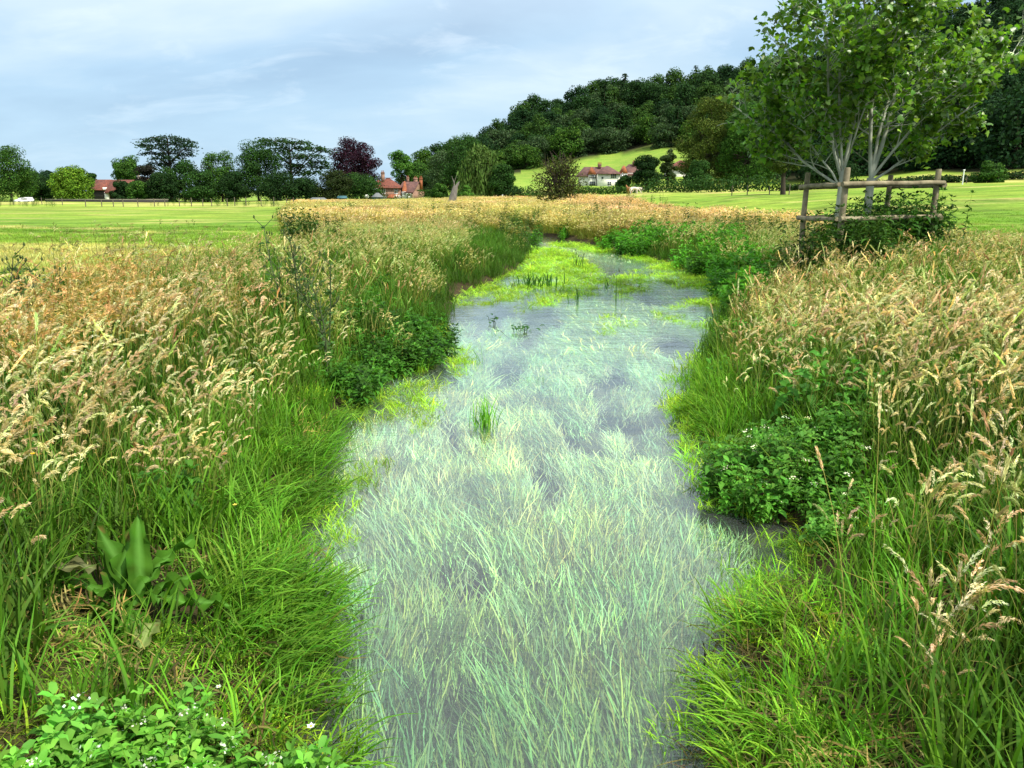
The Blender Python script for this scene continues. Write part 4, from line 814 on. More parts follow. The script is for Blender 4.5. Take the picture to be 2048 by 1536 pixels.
# thorn tree with bare twigs in the middle
rng = np.random.default_rng(91); Yh = 88; xh = xat(1118, Yh); zh = float(terrain(xh, Yh)); hh_ = zat(305, Yh)-zh; rh = 57*mpp(Yh)
tb, cb = broad_tree(rng, hh_*.93, rh/1.05, blobs=34, per=95, size=.26, col=(.045, .058, .013), light=(.085, .095, .02), low=.06, lump=.26, gaps=.12, tcol=(.05, .04, .03))
for i in range(90):
    a = rng.random()*6.283; e_ = rng.uniform(.2, 1.4); q = np.array([math.cos(a)*math.cos(e_)*rh, math.sin(a)*math.cos(e_)*rh, hh_*.25+math.sin(e_)*hh_*.82]); limb(tb, q*np.array([.35, .35, .6]), q*rng.uniform(.85, 1.08), .05, .012, rng, (.09, .075, .05), .12, 4)
plant_tree('thorn_tree', (tb, cb), xh, Yh, 'scrubby olive brown thorn tree with bare twigs in front of the left white house')
# ---- the wood on the hill: every tree its own object
rng = np.random.default_rng(123)
def mixed(tc):
    tb, cb = tc; n0 = cb.n
    for k in tb.f:
        for f, fm in zip(tb.f[k], tb.fm[k]): cb.f.setdefault(k, []).append(f+n0); cb.fm.setdefault(k, []).append(fm)
    cb.v += tb.v; cb.c += tb.c; cb.n += tb.n; return cb
KINDS = []
for i, (c, l) in enumerate([((.020, .052, .014), (.035, .085, .02)), ((.03, .07, .012), (.06, .12, .02)), ((.014, .040, .013), (.022, .06, .018)), ((.04, .075, .028), (.07, .12, .045)), ((.035, .085, .012), (.08, .16, .02))]):
    KINDS.append(mixed(broad_tree(np.random.default_rng(200+i), 15, 7.0, blobs=30, per=80, size=1.0, col=c, light=l, low=.0, lump=.27, tr=.3)).mesh('wood_tree', M_CROWN))
CON = [mixed(conifer(np.random.default_rng(220+i), 19, 3.6, n=18, size=1.0, ragged=.2)).mesh('wood_conifer', M_CROWN) for i in range(2)]
WLAB = ['dark green broadleaf tree in the wood on the hillside', 'mid green broadleaf tree in the wood on the hillside', 'blackish green broadleaf tree in the wood on the hillside', 'grey green broadleaf tree in the wood on the hillside', 'bright green broadleaf tree in the wood on the hillside']
cand = []
for px in np.arange(850, 2300, 9):
    for Y in np.arange(150, 600, 9.0):
        p = px+rng.uniform(-4, 4); y = Y+rng.uniform(-4, 4); x = xat(p, y); z = float(terrain(x, y)); row = float(proj(x, y, z)[1])
        edge = np.interp(p, [850, 930, 1035, 1100, 1200, 1300, 1365, 1420, 1500, 1540, 1700, 1800, 2300], [372, 368, 344, 326, 308, 297, 291, 330, 352, 362, 352, 345, 340])
        sky_ = np.interp(p, [850, 900, 1040, 1200, 1360, 1540, 1720, 1900, 2060, 2300], [352, 340, 268, 218, 193, 172, 126, 60, 18, -30])
        if row > edge or row < sky_-3: continue
        if p > 1700 and row < -60: continue
        cand.append((x, y, z, p, row))
rng.shuffle(cand)
sel = []
for c in cand:
    x, y, z, p, row = c; s_min = 5.6*max(1, y/230)*(0.50 if p < 1560 else .62)+ (0 if p < 2080 else 8)
    ok = True
    for q in sel:
        if abs(q[3]-p)*mpp(y) < s_min and abs(q[4]-row)*mpp(y) < s_min*0.62: ok = False; break
    if ok: sel.append(c)
print('wood trees', len(sel))
sel = sel[:299+70] if False else sel[:360]
nb_ = 0
for (x, y, z, p, row) in sel:
    skyl = row < np.interp(p, [850, 1040, 1200, 1360, 1540, 1720, 1900, 2060, 2300], [352, 268, 218, 193, 172, 126, 60, 18, -30])+9
    con = rng.random() < (0.10 if (1150 < p < 1420 and skyl) else 0.22 if (1200 < p < 1420) else 0.03)
    nz = fnoise(p*1.0, row*1.0, 90, 5)
    if con:
        k = int(rng.integers(0, 2)); o = link('conifer_tree', CON[k], loc=(x, y, z-1)); s = rng.uniform(.7, 1.0)*max(1, y/360)
        tag(o, 'dark pointed conifer in the wood on the hillside', 'tree', 'conifers of the hillside wood')
    else:
        edge_row = np.interp(p, [850, 1035, 1200, 1365, 1540, 2300], [372, 344, 308, 291, 362, 340])
        if row > edge_row-14 and p < 1400: k = int(rng.choice([1, 3, 4, 4]))
        elif p > 1540: k = int(rng.choice([0, 2, 2, 2]))
        else: k = int(rng.choice([0, 0, 1, 1, 2, 3]))
        o = link('broadleaf_tree', KINDS[k], loc=(x, y, z-1)); s = rng.uniform(.8, 1.05)*max(.85, y/380)
        tag(o, WLAB[k], 'tree', ['dark green', 'mid green', 'blackish green', 'grey green', 'bright green'][k]+' trees of the hillside wood')
    o.scale = (s*rng.uniform(.9, 1.15), s*rng.uniform(.9, 1.15), s*rng.uniform(.8, 1.1)); o.rotation_euler = (0, 0, rng.random()*6.28)
# ---- hedges
def hedge(pts, w, h, label, col, light, size=.3, per=70, name='hedge', flat=False):
    mb = MB(); rng = np.random.default_rng(int(abs(pts[0][0])*10)+3)
    for (x0, y0), (x1, y1) in zip(pts[:-1], pts[1:]):
        n = max(1, int(math.hypot(x1-x0, y1-y0)/(w*.6)))
        for i in range(n):
            t = (i+.5)/n; x, y = x0+(x1-x0)*t, y0+(y1-y0)*t; z = float(terrain(x, y)); hh = h if flat else h*rng.uniform(.8, 1.15); per_ = per*2
            if flat:
                m = per*2; P = np.stack([x+rng.uniform(-w*.35, w*.35, m), y+rng.choice([-.5, .5], m)*w, z+rng.random(m)*hh], -1); top = rng.random(m) < .35; P[top, 2] = z+hh; P[top, 1] = y+rng.uniform(-.5, .5, top.sum())*w
                c = jit(col, m, .2, rng); diamonds(mb, P, rdir(m, rng), rdir(m, rng), size, size*.7, c)
            else: crown_cards(mb, np.array([x, y, z+hh*.5]), (w*.75, w*.6, hh*.55), per_, size*1.15, col, rng, light=light, shell=.5)
    return tag(mb.obj(name, M_CROWN), label, 'hedge')
hp = lambda px, Y: (xat(px, Y), Y)
hedge([hp(1050, 182), hp(1120, 176), hp(1275, 165)], 2.4, 1.7, 'low dark hedge running below the left white house', (.03, .075, .014), (.06, .14, .02), .4)
hedge([hp(1290, 160), hp(1380, 150), hp(1470, 140), hp(1560, 134)], 2.6, 2.6, 'long dark hedge along the top of the right hand slope', (.025, .065, .014), (.05, .11, .02), .4)
hedge([hp(1560, 134), hp(1700, 126), hp(1900, 126), hp(2200, 124)], 1.6, 1.2, 'low shaded hedge along the foot of the hillside wood', (.02, .045, .012), (.04, .08, .02), .35)
hedge([hp(836, 205), hp(897, 205)], 2.0, 2.2, 'clipped flat topped hedge beside the cottage', (.035, .085, .014), None, .3, 90, 'clipped_hedge', True)
hedge([hp(-60, 200), hp(18, 200)], 2.0, 1.3, 'low clipped hedge at the far left under the tall tree', (.06, .12, .02), None, .3, 60, 'clipped_hedge', True)
hedge([hp(1010, 190), hp(1060, 184)], 2.0, 2.6, 'dark hedge between the willow and the thorn tree', (.02, .05, .014), (.03, .08, .02), .4)
# ================================================================ the young plane tree in its guard
rng = np.random.default_rng(2024); TX, TY = 7.6, 17.3; TZ = float(terrain(TX, TY)); root = empty('plane_tree', (TX, TY, TZ))
tag(root, 'young plane tree with several pale stems and lobed leaves growing inside the timber guard', 'tree')
tb = MB(); tips = []; BC = (.42, .44, .36); tree_w = .86
def branch(p, d, L_, r, depth, up=.25):
    if depth > 0 and (p[0]/3.0)**2+(max(0, abs(p[2]-3.6)-.6)/4.6)**2+(p[1]/3)**2 > 1: return
    k = 6; P = [np.array(p)]; dd = np.array(d)/np.linalg.norm(d)
    for i in range(k):
        dd = dd+rng.normal(0, .12, 3)+np.array([0, 0, up*.12]); dd /= np.linalg.norm(dd); P.append(P[-1]+dd*L_/k)
    P = np.array(P); tb.tube(P, np.linspace(r, r*.42, k+1)*.68, np.array(BC)*rng.uniform(.8, 1.1)*(1 if depth < 2 else .75), 7 if depth < 2 else 4)
    if depth >= 1:
        for i in range(2 if depth == 1 else 1, k+1):
          if P[i][2] > 2.3-.15*abs(P[i][0]+.3)+.2*(P[i][0] < -1.6) and abs(P[i][0]+.05) < 3.2: tips.append((P[i], (P[i]-P[i-1])/(L_/k), depth))
    if depth < 3:
        nb = {0: 11, 1: 6, 2: 3}[depth]
        for j in range(nb):
            f = (.16 if depth == 0 else .25)+(.82 if depth == 0 else .72)*(j+.5)/nb; i = min(int(f*k), k-1); q = P[i]+(P[i+1]-P[i])*(f*k-i)
            a = j*2.4+rng.normal(0, .6); ax = (P[i+1]-P[i]); ax /= np.linalg.norm(ax); u = unit(np.cross(ax, rdir(1, rng)[0])[None])[0]; v = np.cross(ax, u)
            side = u*math.cos(a)+v*math.sin(a); side[2] = side[2]*.5+.12
            nd = ax*rng.uniform(.35, .8)+side*rng.uniform(.8, 1.1)
            branch(q, nd, L_*{0: .42, 1: .48, 2: .5}[depth]*rng.uniform(.7, 1.2)*(1.15-.5*f), r*.42*(1-.45*f)+.003, depth+1, .35)
limb(tb, (0, 0, -.3), (0.02, 0, 1.75), .10, .085, rng, BC, .01, 9)
limb(tb, (-.75, -.3, -.3), (-.72, -.25, 1.9), .07, .06, rng, BC, .02, 8)
for (p, d, L_, r) in [((0.02, 0, 1.72), (-.22, .05, 1), 4.6, .075), ((0.02, 0, 1.74), (.22, .1, 1), 5.0, .085), ((.03, 0, 1.66), (1.1, .1, .75), 2.7, .05), ((0, 0, 1.6), (.6, .8, .9), 3.2, .05),
                      ((-.72, -.25, 1.85), (.0, .1, 1), 4.7, .06), ((-.72, -.25, 1.7), (-.55, 0, 1), 4.2, .055), ((-.72, -.25, 1.55), (-1.0, .15, .85), 3.0, .05), ((-.72, -.25, 1.5), (-.9, -.2, .8), 2.6, .04), ((.02, 0, 1.75), (.05, .1, 1), 5.2, .06), ((-.72, -.25, 1.85), (-.25, .05, 1), 5.2, .05), ((-.72, -.25, 1.8), (-.2, .7, .9), 3.4, .045), ((0, 0, 1.7), (.65, -.15, 1), 4.2, .055), ((-.72, -.25, 1.8), (.15, -.3, 1), 3.6, .035)]:
    branch(p, d, L_, r*.9, 0)
M_PLANE = simple_mat('plane_bark', (.36, .38, .30), .8, .35, 5, (.52, .54, .42), .5, stretch=(1, 1, .35))
tb.obj('trunk', M_PLANE, root, smooth_=True)
root.scale = (.95, .9, 1.0)
# lobed leaves
LO = np.array([(0, 0), (.34, .10), (.50, .42), (.26, .46), (.22, .66), (0, 1.0), (-.22, .66), (-.26, .46), (-.50, .42), (-.34, .10)])
cb = MB(); P = []; D = []
for (p, d, dep) in tips:
    for _ in range(6 if dep > 1 else 2): P.append(p+rng.normal(0, .08, 3)); D.append(d)
P = np.array(P); D = np.array(D); print('plane leaves', len(P))
if len(P) > 18000: k = rng.choice(len(P), 18000, False); P, D = P[k], D[k]
n = len(P); nrm = unit(rdir(n, rng)*.75+np.array([0, -.1, .75])); dl = unit(D*.6+rdir(n, rng)*.8+np.array([0, 0, -.45])); dl = unit(dl-nrm*np.sum(dl*nrm, 1, keepdims=True)); sd1 = np.cross(nrm, dl); sz = rng.uniform(.09, .175, n)
V = P[:, None]+(LO[None, :, 1:2]*dl[:, None]+LO[None, :, 0:1]*sd1[:, None]-nrm[:, None]*(LO[None, :, 0:1]**2*.5+LO[None, :, 1:2]**2*.12))*sz[:, None, None]
lc = jit((.11, .23, .02), n, .32, rng, .1); lc = np.where(rng.random((n, 1)) < .2, jit((.24, .42, .045), n, .15, rng), lc)
o10 = (np.arange(n)*10)[:, None]
cb.add(V.reshape(-1, 3), np.concatenate([o10+np.array([[0, 1, 3, 5]]), o10+np.array([[0, 5, 7, 9]])]), np.repeat(lc, 10, 0))
tri = np.concatenate([o10+np.array([[1, 2, 3]]), o10+np.array([[3, 4, 5]]), o10+np.array([[5, 6, 7]]), o10+np.array([[7, 8, 9]])]); cb.f.setdefault(3, []).append(tri); cb.fm.setdefault(3, []).append(np.zeros(len(tri), int))
cb.obj('crown', foliage_mat('plane_leaf', False, .4, .38, .5), root)
# ================================================================ buildings
M_BRICK = tile_mat('red_brick', (.30, .13, .08), (.22, .09, .06), (.30, .24, .19), .22, .075)
M_TILE = tile_mat('clay_roof_tiles', (.21, .055, .03), (.15, .04, .025), (.07, .03, .02), .28, .22, .02)
M_TILEB = tile_mat('brown_roof_tiles', (.16, .07, .055), (.11, .05, .045), (.06, .035, .03), .3, .24, .02)
M_TILEO = tile_mat('orange_hung_tiles', (.42, .12, .04), (.32, .09, .035), (.14, .06, .03), .2, .16, .02)
M_WHITE = simple_mat('white_render', (.78, .74, .66), .8, .06, 1.5)
M_PAINT = simple_mat('white_paint', (.8, .8, .78), .45, .04, 5)
M_DARKW = simple_mat('dark_timber', (.035, .03, .028), .7, .3, 4)
M_TEAL = simple_mat('teal_boards', (.04, .11, .13), .6, .2, 3, stretch=(8, 8, .4))
M_LEAD = simple_mat('grey_sheet_roof', (.14, .15, .15), .6, .2, 2)
M_STONE = simple_mat('pale_stone', (.42, .38, .31), .9, .25, 2.5, bump=.3)
M_GLASS, t_ = newmat('window_glass'); N = t_.nodes.new; o = N('ShaderNodeOutputMaterial'); b = N('ShaderNodeBsdfPrincipled'); b.inputs['Base Color'].default_value = (.02, .028, .035, 1); b.inputs['Roughness'].default_value = .08; b.inputs['Specular IOR Level'].default_value = .8; t_.links.new(b.outputs[0], o.inputs[0])

def hip_roof(mb, x0, x1, y0, y1, z0, z1, hl=1.0, hr=1.0, th=.14):
    """ridge along x; hl/hr: how far the ends are hipped (0 = gable)"""
    ym = (y0+y1)/2; d = (y1-y0)/2
    a, b_ = x0+d*hl, x1-d*hr
    if a > b_-.3: a, b_ = (x0+x1)/2-.3, (x0+x1)/2+.3
    v = [(x0, y0, z0), (x1, y0, z0), (x1, y1, z0), (x0, y1, z0), (a, ym, z1), (b_, ym, z1)]
    lo = [(p[0], p[1], p[2]-th) for p in v[:4]]
    V = np.array(v+lo)
    mb.add(V, [(0, 1, 5, 4), (2, 3, 4, 5), (6, 7, 1, 0), (7, 8, 2, 1), (8, 9, 3, 2), (9, 6, 0, 3), (9, 8, 7, 6)]); n = mb.n-len(V)
    mb.f.setdefault(3, []).append(np.array([(1, 2, 5), (3, 0, 4)])+n); mb.fm.setdefault(3, []).append(np.zeros(2, int))
def ridge(mb, x0, x1, y, z, r=.11): mb.tube([(x0, y, z), (x1, y, z)], r, n=6)
def window(parent, x, y, z, w, h, lights=2, M=None, arch=False, rows=3):
    """frame proud of the wall facing -y; M places it for other walls"""
    T = M or Matrix.Identity(4); f = MB(); t = .07
    for (a, b_, c, d) in ((-w/2, -w/2+t, 0, h), (w/2-t, w/2, 0, h), (-w/2+t, w/2-t, 0, t), (-w/2+t, w/2-t, h-t, h)): f.box(x+a, x+b_, y-.07, y+.02, z+c, z+d, M=T)
    for i in range(1, lights): xx = x-w/2+w*i/lights; f.box(xx-.03, xx+.03, y-.06, y+.02, z+t, z+h-t, M=T)
    for i in range(1, rows): zz_ = z+h*i/rows; f.box(x-w/2+t, x+w/2-t, y-.05, y+.018, zz_-.015, zz_+.015, M=T)
    f.box(x-w/2-.06, x+w/2+.06, y-.11, y+.02, z-.09, z-.003, M=T)
    fo = f.obj('window', M_PAINT, parent); g = MB(); g.box(x-w/2+t*.5, x+w/2-t*.5, y-.015, y+.02, z+t*.5, z+h-t*.5, M=T); g.obj('pane', M_GLASS, fo); return fo
def chimney(parent, x, y, z0, z1, w=.9, d=.7, pots=2, mat=None):
    c = MB(); c.box(x-w/2, x+w/2, y-d/2, y+d/2, z0, z1); c.box(x-w/2-.07, x+w/2+.07, y-d/2-.07, y+d/2+.07, z1-.35, z1-.15); c.box(x-w/2-.04, x+w/2+.04, y-d/2-.04, y+d/2+.04, z1+.002, z1+.1)
    co = c.obj('chimney', mat or M_BRICK, parent)
    for i in range(pots):
        p = MB(); xx = x+(i-(pots-1)/2)*.4; p.tube([(xx, y, z1+.1), (xx, y, z1+.35), (xx, y, z1+.55)], [.13, .10, .12], n=8); p.obj('chimney_pot', M_TILEO, co)
# ---- brick cottage
Yb = 228; k = mpp(Yb); xb = xat(774, Yb); zb0 = float(terrain(xb, Yb))
cot = empty('brick_cottage', (xb, Yb, zb0)); tag(cot, 'red brick cottage with hipped tile roof and tall chimneys behind the golden grass', 'house')
X_ = lambda px: (px-774)*k
Z_ = lambda py: zat(py, Yb)-zb0
w = MB(); w.box(X_(747), X_(801), 0, 7, -.3, Z_(375.4)); w.obj('wall', M_BRICK, cot)
rf = MB(); hip_roof(rf, X_(744), X_(803), -.5, 7.5, Z_(375.6), Z_(355.5), .95, .95); ridge(rf, X_(766), X_(785), 3.5, Z_(355.5)); ro = rf.obj('roof', M_TILE, cot)
chimney(ro, X_(764.5), 2.2, Z_(366), Z_(344.5), .95, .8); chimney(ro, X_(811), 6, Z_(365), Z_(354), .7, .6); 
window(cot, X_(767.6), 0, Z_(387.4), 1.05, Z_(376.2)-Z_(387.4), 2, rows=4); window(cot, X_(792.5), 0, Z_(387.4), 1.05, Z_(376.2)-Z_(387.4), 2, rows=4)
window(cot, X_(768.5), 0, Z_(399), 1.1, .95, 2); window(cot, X_(779), 0, Z_(399), .8, .7, 2)
bay = MB(); bay.box(X_(746), X_(756.5), -1.1, -.002, Z_(385.5), Z_(376.4)); bo = bay.obj('bay', M_PAINT, cot)
for i in range(3): g = MB(); g.box(X_(747+i*3.2), X_(749.4+i*3.2), -1.13, -1.098, Z_(384.4), Z_(377.4)); g.obj('pane', M_GLASS, bo)
lr = MB(); hip_roof(lr, X_(736.5), X_(763), -3.2, -.004, Z_(394.5), Z_(385.5), .8, .8); lr.obj('porch_roof', M_TILE, cot); lw = MB(); lw.box(X_(739), X_(761), -2.8, -.002, -.2, Z_(395.2)); lw.obj('porch_wall', M_BRICK, cot)
pr = MB(); hip_roof(pr, X_(776), X_(800), -1.5, -.004, Z_(394.8), Z_(388.6), .5, .5); pr.obj('porch_roof', M_TILEO, cot)
dm = MB(); dm.box(X_(750.2), X_(761.5), .9, 3, Z_(370.8), Z_(364.6)); do = dm.obj('dormer', M_PAINT, cot); g = MB(); g.box(X_(752), X_(756.5), .86, .898, Z_(370), Z_(365.8)); g.obj('pane', M_GLASS, do)
dr = MB(); hip_roof(dr, X_(749), X_(762.5), .4, 3.6, Z_(364.5), Z_(359.5), 1, 0); dr.obj('dormer_roof', M_TILE, cot)
# right wing, turned so that its gable shows
wg = MB(); R_ = Matrix.Translation((X_(823), 2.2, 0)) @ Matrix.Rotation(math.radians(-28), 4, 'Z')
def T3(M, pts): return [tuple(M @ Vector(p)) for p in pts]
wl, wd_, ez, rz_ = 4.4, 5.4, Z_(383), Z_(363)
wg.box(-wl/2-.6, wl/2, -wd_/2, wd_/2, -.3, ez, M=R_)
wg.add(T3(R_, [(wl/2-.25, -wd_/2, ez), (wl/2-.25, wd_/2, ez), (wl/2-.25, 0, rz_-.1), (wl/2, -wd_/2, ez), (wl/2, wd_/2, ez), (wl/2, 0, rz_-.1)]), [(3, 4, 5)]); wg.obj('wing_wall', M_BRICK, cot)
rw = MB(); o0 = .45
rw.add(T3(R_, [(-wl/2-1, -wd_/2-o0, ez-.25), (wl/2+.3, -wd_/2-o0, ez-.25), (wl/2+.3, 0, rz_), (-wl/2-1, 0, rz_), (-wl/2-1, wd_/2+o0, ez-.25), (wl/2+.3, wd_/2+o0, ez-.25)]), [(0, 1, 2, 3), (3, 2, 5, 4)])
rw.add(T3(R_, [(-wl/2-1, -wd_/2-o0, ez-.40), (wl/2+.3, -wd_/2-o0, ez-.40), (wl/2+.3, 0, rz_-.15), (-wl/2-1, 0, rz_-.15), (-wl/2-1, wd_/2+o0, ez-.40), (wl/2+.3, wd_/2+o0, ez-.40)]), [(3, 2, 1, 0), (4, 5, 2, 3)])
rwo = rw.obj('wing_roof', M_TILEB, cot)
q = R_ @ Vector((wl/2+.32, .6, 0)); chimney(rwo, X_(841), q.y+.4, Z_(378), Z_(355.5), .85, .8, 2, M_TILEO); chimney(rwo, X_(826), 7, Z_(368), Z_(355), 1.2, .7, 2); 
cg = MB(); cg.add(np.array([(X_(804), -.3, Z_(385)), (X_(815), -.3, Z_(385)), (X_(809), -.3, Z_(362)), (X_(804), 3, Z_(385)), (X_(815), 3, Z_(385)), (X_(809), 3, Z_(362))]), [(0, 1, 2), (5, 4, 3)]); n0 = cg.n-6; cg.f.setdefault(4, []).append(np.array([(1, 4, 5, 2), (0, 2, 5, 3)])+n0); cg.fm.setdefault(4, []).append(np.zeros(2, int)); cg.obj('cross_gable', M_TILEO, cot)
pg = MB(); pg.box(X_(804.3), X_(814.5), -.28, 2.9, -.2, Z_(385)-.003); pg.obj('gable_wall', M_WHITE, cot)
window(cot, X_(808), -.28, .9, 1.0, 1.2, 2)
# ---- summerhouse, sheds, cars, walls
def shed(px0, px1, Y, eave, ridge_, base, label, name, wm, rm, cat='shed', hip=1.0, depth=3.0, rz=0):
    x = xat((px0+px1)/2, Y); z = float(terrain(x, Y)); hw = (px1-px0)/2*mpp(Y); r0 = empty(name, (x, Y, z), rz); tag(r0, label, cat)
    a = MB(); a.box(-hw*.88, hw*.88, .2, depth-.2, -.2, zat(eave, Y)-z); a.box(-hw*.25, hw*.15, .15, .197, .0, (zat(eave, Y)-z)*.85); a.obj('wall', wm, r0)
    d = MB(); d.box(hw*.3, hw*.65, .12, .16, (zat(eave, Y)-z)*.35, (zat(eave, Y)-z)*.8); d.obj('window', M_GLASS, r0)
    b_ = MB(); hip_roof(b_, -hw, hw, 0, depth, zat(eave, Y)-z, zat(ridge_, Y)-z, hip, hip, .08); b_.obj('roof', rm, r0); return r0
shed(742, 764, 206, 394, 385.5, 402, 'teal summerhouse with a grey hipped roof in front of the brick cottage', 'summerhouse', M_TEAL, M_LEAD)
shed(673, 692, 200, 396, 391.5, 402, 'small dark teal shed beneath the copper beech', 'garden_shed', M_TEAL, M_TEAL, hip=.1, depth=2)
shed(616, 650, 196, 399.5, 395, 402, 'low open shelter with a long grey roof under the spreading cedar', 'low_shelter', M_DARKW, M_LEAD, hip=.4, depth=3)
def wall_run(px0, px1, Y, h, label, mat, name='garden_wall', th=.35):
    x0, x1 = xat(px0, Y), xat(px1, Y); z = float(terrain((x0+x1)/2, Y)); r0 = empty(name, ((x0+x1)/2, Y, z)); tag(r0, label, 'wall'); L2 = (x1-x0)/2
    a = MB(); a.box(-L2, L2, -th/2, th/2, -.4, h); a.obj('wall', mat, r0); c = MB(); c.box(-L2-.05, L2+.05, -th/2-.05, th/2+.05, h+.002, h+.09); c.obj('coping', M_STONE, r0)
wall_run(90, 335, 192, .55, 'low dark wall with pale coping running below the left tree line', M_DARKW)
def car(px, Y, rz, label):
    x = xat(px, Y); r0 = empty('parked_car', (x, Y, float(terrain(x, Y))), rz); r0.scale = (.78, .9, .9); tag(r0, label, 'car', 'white cars parked under the left trees')
    prof_ = [(-2.1, .3), (-2.1, .8), (-1.9, .95), (-1.2, 1.0), (-.6, 1.42), (.9, 1.45), (1.6, 1.0), (2.1, .85), (2.15, .3)]
    b_ = MB(); n = len(prof_); V = [(a, s*.85, z) for s in (-1, 1) for a, z in prof_]; b_.add(V, [(i, i+1, n+i+1, n+i) for i in range(n-1)]+[(n-1, 0, n, 2*n-1)]); b_.f[n] = [np.array([list(range(n))[::-1], list(range(n, 2*n))])+b_.n-2*n]; b_.fm[n] = [np.zeros(2, int)]; b_.obj('body', M_PAINT, r0)
    g = MB(); g.box(-.75, 1.1, -.87, .87, 1.0, 1.33); g.obj('window', M_GLASS, r0)
    for sx in (-1.35, 1.35):
        for sy in (-1, 1): q = MB(); q.tube([(sx, sy*.72, .32), (sx, sy*.88, .32)], .32, n=12); q.obj('wheel', M_DARKW, r0)
car(43, 197, 0.9, 'white parked car, the left one of two under the tall left tree'); car(55, 200, -.7, 'white parked car, the right one of two under the tall left tree')
# ---- long red roofed barn
Yr = 238; kr = mpp(Yr); xr = xat(250, Yr); zr = float(terrain(xr, Yr)); bn = empty('red_roofed_barn', (xr, Yr, zr)); tag(bn, 'long barn with a high red tiled roof behind the left tree line', 'barn')
X_ = lambda px: (px-250)*kr
Z_ = lambda py: zat(py, Yr)-zr
a = MB(); a.box(X_(183), X_(256), .6, 8, -.3, Z_(379)); a.box(X_(257), X_(322), 1.5, 9, -.3, Z_(379)); a.obj('wall', M_DARKW, bn)
a = MB(); hip_roof(a, X_(179), X_(214), 0, 9, Z_(379.5), Z_(358.5), 0, 0, .2); a.obj('roof', M_TILE, bn)
a = MB(); hip_roof(a, X_(214)+.05, X_(262), -1.8, 9.6, Z_(385), Z_(359), 0, 0, .2); a.obj('roof', M_TILE, bn)
a = MB(); hip_roof(a, X_(255), X_(330), 3, 14, Z_(378), Z_(354), .0, .3, .2); ro = a.obj('roof', M_TILE, bn); chimney(ro, X_(257), 8, Z_(360), Z_(351), .9, .7, 1, M_STONE)
a = MB(); a.box(X_(213.3), X_(214.4), -1.9, 9, Z_(380), Z_(379)+.6); a.box(X_(213), X_(221), -1.2, -.3, -.2, Z_(386)); a.obj('gable_wall', M_WHITE, bn)
# ---- white houses on the slope
def white_house(px0, Yh, name, label):
    r0 = empty(name, (xat(px0, Yh), Yh, float(terrain(xat(px0, Yh), Yh)))); tag(r0, label, 'house'); return r0
Yw = 236; kw = mpp(Yw); hw_ = white_house(1200, Yw, 'white_house', 'large white rendered house with brown hipped roof and orange tile hung gable on the slope')
zw = hw_.location.z; X_ = lambda px: (px-1200)*kw
Z_ = lambda py: zat(py, Yw)-zw
a = MB(); a.box(X_(1161), X_(1215), 1.5, 9, -1.5, Z_(350.5)); a.box(X_(1193.5), X_(1236), -2.5, 8, -1.5, Z_(348)); a.obj('wall', M_WHITE, hw_)
a = MB(); hip_roof(a, X_(1155), X_(1222), .9, 9.8, Z_(352), Z_(332.5), .5, .2); a.obj('roof', M_TILEB, hw_)
a = MB(); hip_roof(a, X_(1191.5), X_(1239), -3.2, 9, Z_(347.8), Z_(331), 1.0, .95); ro = a.obj('roof', M_TILEB, hw_)
chimney(ro, X_(1201), 4.5, Z_(334), Z_(327), 1.0, .8, 3)
a = MB(); a.box(X_(1177), X_(1192), .3, 1.49, -1.5, Z_(349)); a.obj('bay', M_WHITE, hw_)
a = MB(); a.add(np.array([(X_(1175.5), .1, Z_(349)), (X_(1193), .1, Z_(349)), (X_(1183), .1, Z_(333.5)), (X_(1175.5), 5, Z_(349)), (X_(1193), 5, Z_(349)), (X_(1183), 5, Z_(333.5))]), [(0, 1, 2), (5, 4, 3)]); a.f[4] = [np.array([(1, 4, 5, 2), (0, 2, 5, 3), (0, 3, 4, 1)])]; a.fm[4] = [np.zeros(3, int)]; a.obj('cross_gable', M_TILEO, hw_)
for (px, y, z, w_, h_, n) in ((1181, .3, Z_(358), 1.1, 1.2, 2), (1188, .3, Z_(358), 1.1, 1.2, 2), (1184, .3, Z_(372), 1.8, 1.3, 3), (1202, -2.5, Z_(360), .7, .9, 1), (1224, -2.5, Z_(357), 1.7, 1.25, 3), (1216, -2.5, Z_(372), 1.2, 1.2, 2), (1231, -2.5, Z_(372), 1.2, 1.2, 2)): window(hw_, X_(px), y, z, w_, h_, n, rows=2)
a = MB(); a.tube([(X_(1192.6), 1.2, -1), (X_(1192.6), 1.2, Z_(352))], .06); a.obj('drainpipe', M_DARKW, hw_)
Yw = 244; kw = mpp(Yw); h2 = white_house(1257, Yw, 'white_house', 'second white house, purple brown roof half hidden by the dark tree'); zw = h2.location.z; X_ = lambda px: (px-1257)*kw
a = MB(); a.box(X_(1240), X_(1285), 1, 9, -1.5, Z_(346)); a.obj('wall', M_WHITE, h2)
a = MB(); hip_roof(a, X_(1237), X_(1288), .3, 9.7, Z_(350), Z_(327), .75, .0); ro = a.obj('roof', M_TILEB, h2); chimney(ro, X_(1270), 4, Z_(330), Z_(323), 1.0, .8, 2)
a = MB(); a.add(np.array([(X_(1239), -.4, Z_(346)), (X_(1254), -.4, Z_(346)), (X_(1247), -.4, Z_(331)), (X_(1239), 4, Z_(346)), (X_(1254), 4, Z_(346)), (X_(1247), 4, Z_(331))]), [(0, 1, 2), (5, 4, 3)]); a.f[4] = [np.array([(1, 4, 5, 2), (0, 2, 5, 3), (0, 3, 4, 1)])]; a.fm[4] = [np.zeros(3, int)]; a.obj('cross_gable', M_TILEO, h2)
